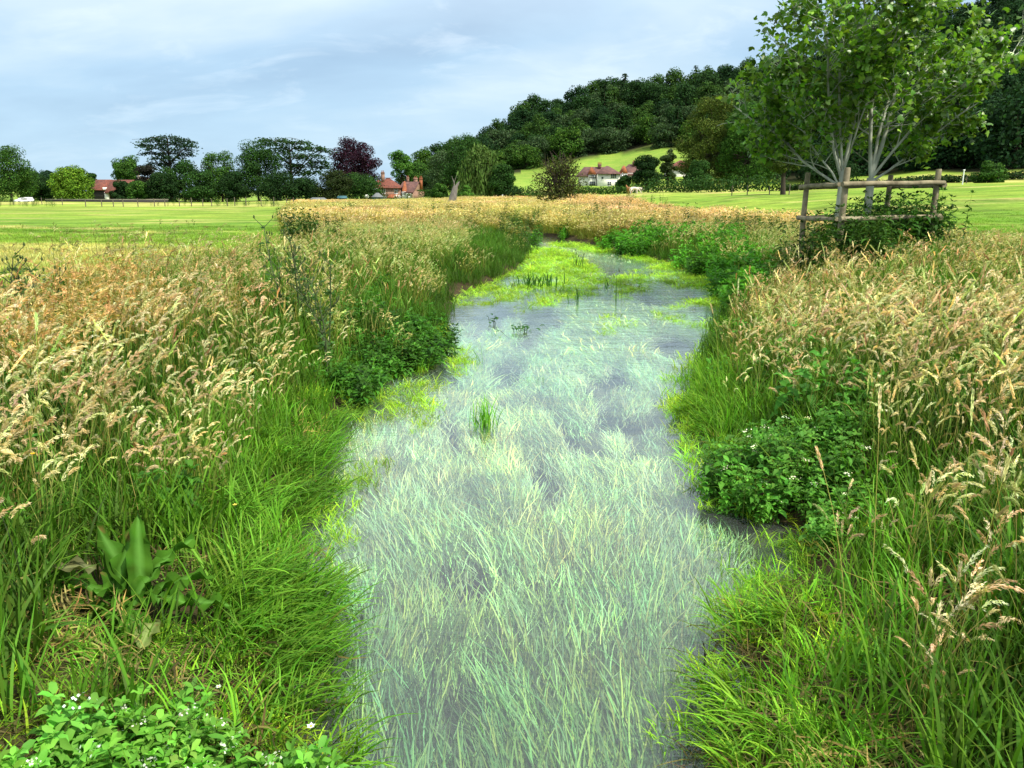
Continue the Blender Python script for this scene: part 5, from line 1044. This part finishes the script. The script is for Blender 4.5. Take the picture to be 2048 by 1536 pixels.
a = MB(); a.box(X_(1240), X_(1253), -.2, .99, -1.5, Z_(346)-.003); a.obj('bay', M_WHITE, h2); window(h2, X_(1243.5), -.2, Z_(356), .9, 1.1, 2, rows=2); window(h2, X_(1250), -.2, Z_(356), .9, 1.1, 2, rows=2)
Yw = 232; kw = mpp(Yw); h3 = white_house(1356, Yw, 'white_house', 'third white house of the slope, only its orange brown gable roof and low wall showing'); zw = h3.location.z; X_ = lambda px: (px-1356)*kw
a = MB(); a.box(X_(1338), X_(1380), 1, 9, -1.5, Z_(338)); a.box(X_(1314), X_(1345), -4, -3.6, -3, Z_(368.5)); a.obj('wall', M_WHITE, h3)
a = MB(); hip_roof(a, X_(1334), X_(1384), .3, 9.7, Z_(337), Z_(319), .9, .5); a.obj('roof', M_TILE, h3)
# ---- grazing horses
def horse(px, Y, rz, col, label, s=1.0, graze=True):
    x = xat(px, Y); z = float(terrain(x, Y)); bm_v = []; me = bpy.data.meshes.new('horse')
    V = {'p': (-.62, 0, 1.12), 'm': (0, 0, 1.08), 'c': (.55, 0, 1.12), 'n1': (.85, 0, 1.25 if not graze else .98), 'n2': (1.15, 0, 1.55 if not graze else .6), 'h1': (1.3, 0, 1.62 if not graze else .35), 'h2': (1.55, 0, 1.42 if not graze else .12), 't1': (-.82, 0, 1.1), 't2': (-.95, 0, .6)}
    Rr = {'p': .27, 'm': .27, 'c': .27, 'n1': .17, 'n2': .11, 'h1': .10, 'h2': .06, 't1': .06, 't2': .05}
    E = [('p', 'm'), ('m', 'c'), ('c', 'n1'), ('n1', 'n2'), ('n2', 'h1'), ('h1', 'h2'), ('p', 't1'), ('t1', 't2')]
    for sy, tg in ((-.15, 'a'), (.15, 'b')):
        V['f1'+tg] = (.55, sy, .8); V['f2'+tg] = (.58, sy, .45); V['f3'+tg] = (.56, sy, .03); V['b1'+tg] = (-.55, sy, .78); V['b2'+tg] = (-.74, sy, .45); V['b3'+tg] = (-.66, sy, .03)
        for q_, r_ in (('f1', .12), ('f2', .07), ('f3', .06), ('b1', .15), ('b2', .075), ('b3', .06)): Rr[q_+tg] = r_
        E += [('c', 'f1'+tg), ('f1'+tg, 'f2'+tg), ('f2'+tg, 'f3'+tg), ('p', 'b1'+tg), ('b1'+tg, 'b2'+tg), ('b2'+tg, 'b3'+tg)]
        V['e'+tg] = (1.22, sy*.4, 1.78 if not graze else .48); Rr['e'+tg] = .025; E.append(('h1', 'e'+tg))
    ks = list(V); me.from_pydata([V[q_] for q_ in ks], [(ks.index(a), ks.index(b_)) for a, b_ in E], []); me.materials.append(simple_mat('horse_coat', col, .7, .15, 3))
    o = link('horse', me, None, (x, Y, z)); o.rotation_euler = (0, 0, rz); o.scale = (s,)*3
    sk = o.modifiers.new('skin', 'SKIN'); 
    for i, q_ in enumerate(ks): me.skin_vertices[0].data[i].radius = (Rr[q_], Rr[q_])
    me.skin_vertices[0].data[ks.index('p')].use_root = True
    su = o.modifiers.new('sub', 'SUBSURF'); su.levels = su.render_levels = 1
    tag(o, label, 'horse')
horse(1268, 157, .1, (.62, .56, .47), 'pale grey horse grazing below the dark hedge by the white houses'); horse(1277, 160, 2.9, (.6, .53, .42), 'second pale horse standing right beside the grazing grey one', .9); horse(1258, 160, 1.9, (.33, .15, .05), 'chestnut horse with raised head left of the two pale horses', 1.0, False)
# ---- dead leaning trunk
rng = np.random.default_rng(5); Yd = 112; xd = xat(905, Yd); zd = float(terrain(xd, Yd)); kd = mpp(Yd); dt = MB()
q_ = lambda px, py: ((px-905)*kd, 0, zat(py, Yd)-zd)
dt.tube([q_(902, 412), q_(905, 398), q_(909, 382), q_(911, 374)], [.62, .55, .42, .36], n=9); dt.tube([q_(911, 376), q_(916, 368), q_(919, 363)], [.26, .17, .05], n=7); dt.tube([q_(908, 376), q_(909, 366), q_(906, 358), q_(904, 352)], [.10, .06, .04, .02], n=5); dt.tube([q_(908, 368), q_(911, 358), q_(914, 350)], [.05, .035, .015], n=5)
tag(dt.obj('dead_trunk', simple_mat('weathered_wood', (.17, .15, .13), .9, .35, 3, bump=.8, stretch=(3, 3, .5)), None, (xd, Yd, zd), True), 'leaning grey dead tree trunk broken off at the top before the weeping willow', 'tree trunk')
# ---- white flowering shrub and small white posts
def flower_shrub(px, Y, h, w_, label):
    x = xat(px, Y); z = float(terrain(x, Y)); r0 = empty('flowering_shrub', (x, Y, z)); tag(r0, label, 'shrub'); rng = np.random.default_rng(px); a = MB(); crown_cards(a, np.array([0, 0, h*.45]), (w_, w_*.7, h*.5), 260, .22, (.035, .09, .02), rng); a.obj('foliage', M_CROWN, r0)
    b_ = MB(); crown_cards(b_, np.array([0, 0, h*.6]), (w_*1.02, w_*.75, h*.46), 90, .28, (.75, .75, .72), rng, shell=.9); b_.obj('blossom', M_CROWN, r0)
flower_shrub(816, 205, 1.5, 1.4, 'white flowering shrub in front of the right wing of the brick cottage'); flower_shrub(795, 207, 1.1, 1.0, 'smaller white flowering shrub beside the larger one before the cottage'); flower_shrub(733, 208, 1.2, .6, 'narrow white flowering shrub left of the teal summerhouse')
def post(px, Y, top, label, r=.05, mat=None, name='white_post'):
    x = xat(px, Y); z = float(terrain(x, Y)); h = zat(top, Y)-z; a = MB(); a.tube([(0, 0, -.3), (0, 0, h-.05)], r, n=8); a.box(-r*1.6, r*1.6, -r*.8, r*.8, h-.05, h+.12); tag(a.obj(name, mat or M_PAINT, None, (x, Y, z)), label, 'post')
post(1922, 104, 341, 'slim white post at the foot of the wood left of the round bush', .07); post(1005, 150, 391, 'short white marker post beside the dark hedge below the willow', .08); post(1001, 152, 393, 'brown marker post just left of the white one below the willow', .07, M_BARK, 'marker_post')
# ---- field fences: posts and wires
M_POST = simple_mat('weathered_post', (.12, .10, .075), .9, .3, 4)
def fence(pts, step, h, label, rails=0, jit_=.0, seed=1, pr=.06, wires=2):
    rng = np.random.default_rng(seed); r0 = empty('post_fence', (pts[0][0], pts[0][1], 0)); tag(r0, label, 'fence'); ox, oy = pts[0]; tops = []
    for (x0, y0), (x1, y1) in zip(pts[:-1], pts[1:]):
        n = max(1, int(math.hypot(x1-x0, y1-y0)/step))
        for i in range(n):
            t = (i+rng.uniform(-jit_, jit_))/n; x, y = x0+(x1-x0)*t, y0+(y1-y0)*t; z = float(terrain(x, y)); hh = h*rng.uniform(.85, 1.1)
            a = MB(); a.tube([(x-ox, y-oy, z-.3), (x-ox+rng.normal(0, .03), y-oy, z+hh)], pr, n=6); a.obj('post', M_POST, r0); tops.append((x-ox, y-oy, z))
    a = MB()
    for q in range(wires): a.tube([(p[0], p[1], p[2]+h*(.45+.4*q)) for p in tops], .008, n=4)
    a.obj('wire', M_DARKW, r0)
fence([hp(-60, 137), hp(170, 137)], 3.4, 1.2, 'post and wire fence across the left field, its far left half', jit_=.25, seed=2)
fence([hp(175, 131), hp(400, 131), hp(640, 128)], 1.9, 1.35, 'post and wire fence across the left field, nearer half with closer taller posts', jit_=.3, seed=3, pr=.07)
fence([hp(1460, 96), hp(1620, 88)], 2.0*1.2, 1.15, 'short run of fence posts on the slope left of the timber guard', jit_=.1, seed=4)
fence([hp(1930, 112), hp(2120, 108)], 3.0, 1.0, 'low fence posts on the skyline of the right hand field', seed=6)
# ================================================================ timber guard round the plane tree
M_WOOD = simple_mat('weathered_timber', (.16, .13, .075), .85, .35, 5, (.34, .29, .18), .6, stretch=(1, 1, 1))
A, B, C = (6.56, 16.0), (6.52, 18.0), (8.72, 16.7); Dd = (B[0]+C[0]-A[0], B[1]+C[1]-A[1]); gz = float(terrain(*A)); gd = empty('timber_tree_guard', (A[0], A[1], gz)); tag(gd, 'square guard of round timber posts and rails built round the young plane tree', 'tree guard')
rng = np.random.default_rng(8)
def gpst(p, top, r=.06): 
    a = MB(); zt = zat(top, p[1])-gz; a.tube([(p[0]-A[0]+.02, p[1]-A[1], -.5), (p[0]-A[0]-.01, p[1]-A[1], zt*.5), (p[0]-A[0]+.01, p[1]-A[1], zt-.02), (p[0]-A[0]+.01, p[1]-A[1], zt)], [r*1.08, r, r*.95, r*.8], n=12); a.obj('post', M_WOOD, gd, smooth_=False)
gpst(A, 335, .063); gpst(B, 345); gpst(C, 338); gpst(Dd, 350)
def rail(p, q, rowp, rowq, off, r=.05, ext=.12):
    P = np.array([p[0]-A[0], p[1]-A[1], zat(rowp, p[1])-gz]); Q = np.array([q[0]-A[0], q[1]-A[1], zat(rowq, q[1])-gz]); d = unit((Q-P)[None])[0]; P = P-d*ext+np.array([off[0], off[1], 0]); Q = Q+d*ext+np.array([off[0], off[1], 0])
    t = np.linspace(0, 1, 7)[:, None]; pts = P+(Q-P)*t+rng.normal(0, .006, (7, 3)); a = MB(); a.tube(pts, np.linspace(r*1.05, r*.92, 7), n=10); a.obj('rail', M_WOOD, gd)
for (ra, rb, rc, rd) in ((368, 374, 366, 371), (438, 436, 432, 430)):
    rail(A, C, ra, rc, (0, -.115), .052); rail(B, A, rb, ra+.5, (-.115, 0), .048, .02); rail(B, Dd, rb, rd, (0, .11)); rail(C, Dd, rc+4, rd+3, (.11, 0))
zl = 500
# ================================================================ big leaved dock, torn leaf, thistles, reeds, flowers
def broad_leaf(mb, p, az, el0, el1, L_, W_, col, wavy=.12, rng=RNG, S=14):
    """a strap shaped leaf with a midrib fold and crimped edges"""
    t = np.linspace(0, 1, S+1); el = el0+(el1-el0)*t; d = np.stack([np.cos(el)*math.cos(az), np.cos(el)*math.sin(az), np.sin(el)], -1); P = np.array(p)+np.concatenate([[[0, 0, 0]], np.cumsum(d[:-1]*L_/S, 0)])
    side = np.array([-math.sin(az), math.cos(az), 0]); up = np.cross(d, side)*-1; up = np.where(up[:, 2:] < 0, -up, up)
    wp_ = W_*np.sin(math.pi*np.clip(.06+.94*t, 0, 1))**.75*(1-.25*t); wp_[0] = W_*.06; wp_[-1] = .002
    rows = []
    for u in (-1, -.5, 0, .5, 1):
        cr = wavy*W_*abs(u)**2*(np.sin(t*19+u*2+rng.random()*6)+rng.normal(0, .3, S+1)); rows.append(P+side*(wp_*u*.5*(1+(.12*np.sin(t*23+u) if abs(u) == 1 else 0)))[:, None]+up*(abs(u)*wp_*.14+cr)[:, None])
    V = np.stack(rows, 1).reshape(-1, 3); i = (np.arange(S)*5)[:, None]+np.arange(4)[None]; f = np.stack([i, i+1, i+6, i+5], -1).reshape(-1, 4)
    c = np.array(col)*rng.uniform(.8, 1.2); cc = np.tile(c, (len(V), 1))*(1+rng.normal(0, .13, (len(V), 1)))*(1+rng.normal(0, .05, (len(V), 3))); ed_ = rng.random(len(V)) < .03; cc[ed_] = np.array([.14, .10, .03]); cc[2::5] = c*1.9+.02; cc[1::5] *= 1.15; mb.add(V, f, cc)
M_DOCK = foliage_mat('dock_leaf', False, .25, .8, .03)
dx, dy = DOCKP; dz = float(terrain(dx, dy)); dk = empty('dock_plant', (dx, dy, dz)); tag(dk, 'large dock plant with long crinkled dark green leaves at the lower left', 'plant'); rng = np.random.default_rng(17)
for i, (az, e0, e1, L_, W_) in enumerate([(1.9, 1.35, .9, .44, .13), (2.5, 1.15, .5, .42, .13), (.75, .95, .25, .42, .13), (.3, .7, -.2, .38, .14), (1.3, 1.25, .7, .40, .11), (2.9, .7, -.2, .36, .14), (3.5, .45, -.4, .36, .15), (-.3, .6, -.4, .36, .14), (-.9, .5, -.5, .30, .13), (-1.6, .6, -.6, .28, .13), (-2.2, .5, -.5, .30, .13), (.1, .4, -.4, .32, .13), (-2.8, .4, -.4, .32, .13), (-1.2, .9, -.2, .26, .11), (2.1, 1.0, .1, .32, .13), (-.5, .35, -.3, .40, .12), (1.0, 1.1, .2, .34, .12), (-1.9, 1.0, .1, .26, .10)]):
    a = MB(); broad_leaf(a, (rng.normal(0, .05), rng.normal(0, .05), .02), az, e0, e1, L_*1.1, W_, (.042, .115, .010), .26, rng); a.obj('leaf', M_DOCK, dk)
fx, fy = gp(292, 1370, .12); a = MB(); broad_leaf(a, (0, 0, .12), -1.5, .1, -.4, .19, .13, (.15, .20, .05), .12, np.random.default_rng(4)); tag(a.obj('fallen_leaf', M_LEAF, None, (fx+.0, fy+.15, float(terrain(fx, fy))), True), 'withered grey green dock leaf lying over the brown wet grass', 'leaf')
fx, fy = gp(75, 1262, .2); a = MB(); broad_leaf(a, (0, 0, .12), 3.3, .3, -.5, .28, .11, (.10, .11, .04), .16, np.random.default_rng(6)); tag(a.obj('fallen_leaf', M_LEAF, None, (fx+.3, fy+.05, float(terrain(fx, fy))), True), 'browned dock leaf with a red midrib at the left edge of the dock plant', 'leaf')
fx, fy = gp(1990, 1080, .75); 
def thistle(px, Y, top, label, seed, n=7, sp=.35):
    x = xat(px, Y); z = float(terrain(x, Y)); h = zat(top, Y)-z; rng = np.random.default_rng(seed); r0 = empty('thistle', (x, Y, z)); tag(r0, label, 'thistle'); st, lf, hd = MB(), MB(), MB()
    for i in range(n):
        b0 = np.array([rng.normal(0, .05), rng.normal(0, .05), 0]); tp = np.array([rng.normal(0, sp*.5), rng.normal(0, sp*.4), h*rng.uniform(.6, 1)]); P = limb(st, b0, tp, .012, .005, rng, (.1, .13, .06), .05, 5, 8)
        for j in range(1, 8):
            for s in range(4):
                a_ = rng.random()*6.28; d = unit(np.array([[math.cos(a_), math.sin(a_), rng.uniform(-.3, .6)]])); diamonds(lf, P[j][None]+rng.normal(0, .02, (1, 3)), d, rdir(1, rng), .13*rng.uniform(.6, 1.2)*(1.1-.06*j), .035, jit((.07, .15, .035), 1, .2, rng))
            if j > 3:
                for s in range(3): a_ = rng.random()*6.28; q = P[j]+np.array([math.cos(a_)*.12, math.sin(a_)*.12, .12]); st.tube([P[j], q], [.005, .003], (.1, .13, .06), 4); hd.tube([q, q+np.array([0, 0, .015]), q+np.array([0, 0, .04])], [.007, .012, .005], (.08, .12, .04), 6)
    st.obj('stem', M_LEAF, r0); lf.obj('foliage', M_LEAF, r0); hd.obj('flower_heads', M_LEAF, r0)
thistle(578, 10.5, 452, 'tall branching thistle on the left bank showing dark against the pale grass', 1, 6, .45); thistle(632, 9.3, 525, 'shorter branching thistle just right of the tall one on the left bank', 2, 4, .25); thistle(28, 9.0, 500, 'thistle standing at the left edge of the picture against the mown field', 3, 6, .4)
def reed(px, py, h, label, seed, n=30, sp=.1, col=(.14, .36, .03), w_=.012, cat='reeds', name='reed_clump', lean=(.2, 1.2), heads=0):
    x, y = gp(px, py, 0); rng = np.random.default_rng(seed); a = MB(); base = np.stack([rng.normal(0, sp, n), rng.normal(0, sp, n), np.full(n, -.08)], -1); P, D_ = strips(a, base, rng.random(n)*6.283, h*rng.uniform(.5, 1.05, n), np.full(n, w_), np.abs(rng.normal(.1, .1, n)), rng.uniform(*lean, n), 6, jit(col, n, .25, rng, .1), 1.6, rng=rng, tip=.05)
    for i in range(heads): p = P[i, -1]; a.tube([p-D_[i]*.03, p+D_[i]*.02, p+D_[i]*.07], [.004, .01, .003], (.06, .07, .04), 5)
    tag(a.obj(name, M_LEAF, None, (x, y, 0)), label, cat)
reed(970, 850, .42, 'bright green grass clump standing alone in the middle of the stream', 1, 60, .06, lean=(.1, 1.6)); reed(962, 722, .42, 'thin sprig of two blades standing in the water near the left bank', 2, 6, .02, (.10, .26, .03), .01); reed(1235, 605, .75, 'thin dark rush stem standing in the water by the far grass mats', 3, 5, .05, (.06, .14, .03), .014, lean=(.02, .3), heads=3)
reed(1075, 572, .5, 'dark green broad bladed clump on the lime mat at the bend', 4, 60, .32, (.045, .15, .02), .03, lean=(.6, 1.5)); reed(1155, 535, .7, 'dark reed with flower spikes on the yellow patch at the bend', 5, 14, .1, (.05, .11, .03), .02, lean=(.1, .7), heads=6); reed(1150, 605, .6, 'small dark rush tuft at the near tip of the lime mat', 6, 8, .05, (.06, .15, .03), .016, lean=(.1, .6)); reed(1215, 575, .4, 'short rush tuft between the two far grass mats', 7, 9, .08, (.06, .18, .03), .016)
reed(1060, 760, .2, 'few submerged grass tips just breaking the water below the sprig', 8, 14, .12, (.2, .4, .12), .006)
def water_plant(px, py, label, seed, n=9, s=.16):
    x, y = gp(px, py, 0); rng = np.random.default_rng(seed); a = MB(); P = rng.normal(0, 1, (n*3, 3))*np.array([s, s*.6, .05])+np.array([0, 0, .06]); P[:, 2] = np.abs(P[:, 2]); aa = rng.random(n*3)*6.28
    for i in range(n*3): broad_leaf(a, P[i], aa[i], rng.uniform(0, .9), rng.uniform(-.5, .3), rng.uniform(.07, .12), rng.uniform(.05, .08), (.03, .10, .02), .04, rng, 4)
    for i in range(n): a.tube([(P[i][0]*.6, P[i][1]*.6, -.1), tuple(P[i])], .004, (.06, .08, .03), 4)
    tag(a.obj('water_plant', M_LEAF, None, (x, y, 0)), label, 'water plant')
water_plant(1045, 664, 'larger dark leafy plant floating in the open water below the bend', 1, 9, .14); water_plant(990, 648, 'small dark leafy sprig in the water left of the larger one', 2, 4, .05)
# small flowers
def flower(px, py, z, s, label, group, petal=(.8, .8, .78), mid=(.6, .5, .05), up=.0):
    x, y = gp(px, py, z); r0 = empty('flower', (x, y, z)); tag(r0, label, 'flower', group); rng = np.random.default_rng(px+py); n = 6; a = np.arange(n)*2*math.pi/n+rng.random(); mb = MB(); D_ = np.stack([np.cos(a), np.sin(a)-.2, np.full(n, .35)], -1); diamonds(mb, np.zeros((n, 3)), unit(D_), np.stack([-np.sin(a), np.cos(a), 0*a], -1), s, s*.75, petal); mb.obj('petals', M_LEAF, r0)
    m2 = MB(); m2.tube([(0, 0, 0), (0, 0, s*.18), (0, 0, s*.26)], [s*.22, s*.26, s*.1], mid, 8); m2.obj('flower_centre', M_LEAF, r0); st = MB(); zz0 = float(terrain(x, y)); st.tube([(0, 0, 0), (.005, .01, (zz0-z)*.5), (0, .015, min(zz0-z, -.02)-.02)], .0015, (.06, .14, .03), 4); st.obj('stem', M_LEAF, r0)
for (px, py, s, lb) in ((320, 1300, .016, 'white flower right above the withered dock leaf'), (352, 1328, .018, 'white flower with yellow centre right of the withered dock leaf'), (42, 1405, .022, 'white flower at the left end of the brown wet patch'), (93, 1408, .02, 'white flower just right of another on the brown wet patch'), (437, 1374, .014, 'small white flower among wet grass between the withered leaf and the water'), (622, 1453, .02, 'white flower nodding at the edge of the water above the cress'), (268, 1376, .012, 'tiny white flower at the left of the withered dock leaf')): flower(px, py, .22, s, lb, 'white flowers of the wet left bank')
flower(1750, 1430, .12, .028, 'white flower in the matted grass at the lower right', 'white flowers of the right bank'); flower(1795, 1475, .12, .02, 'smaller white flower below the other in the lower right grass', 'white flowers of the right bank')
flower(66, 908, 1.0, .016, 'yellow flower at the left edge among the seed heads', 'yellow flowers', (.75, .5, .02), (.6, .35, .02)); flower(470, 1010, .8, .014, 'pale yellow flower among the seed heads by the green blades', 'yellow flowers', (.7, .6, .1), (.6, .45, .05))
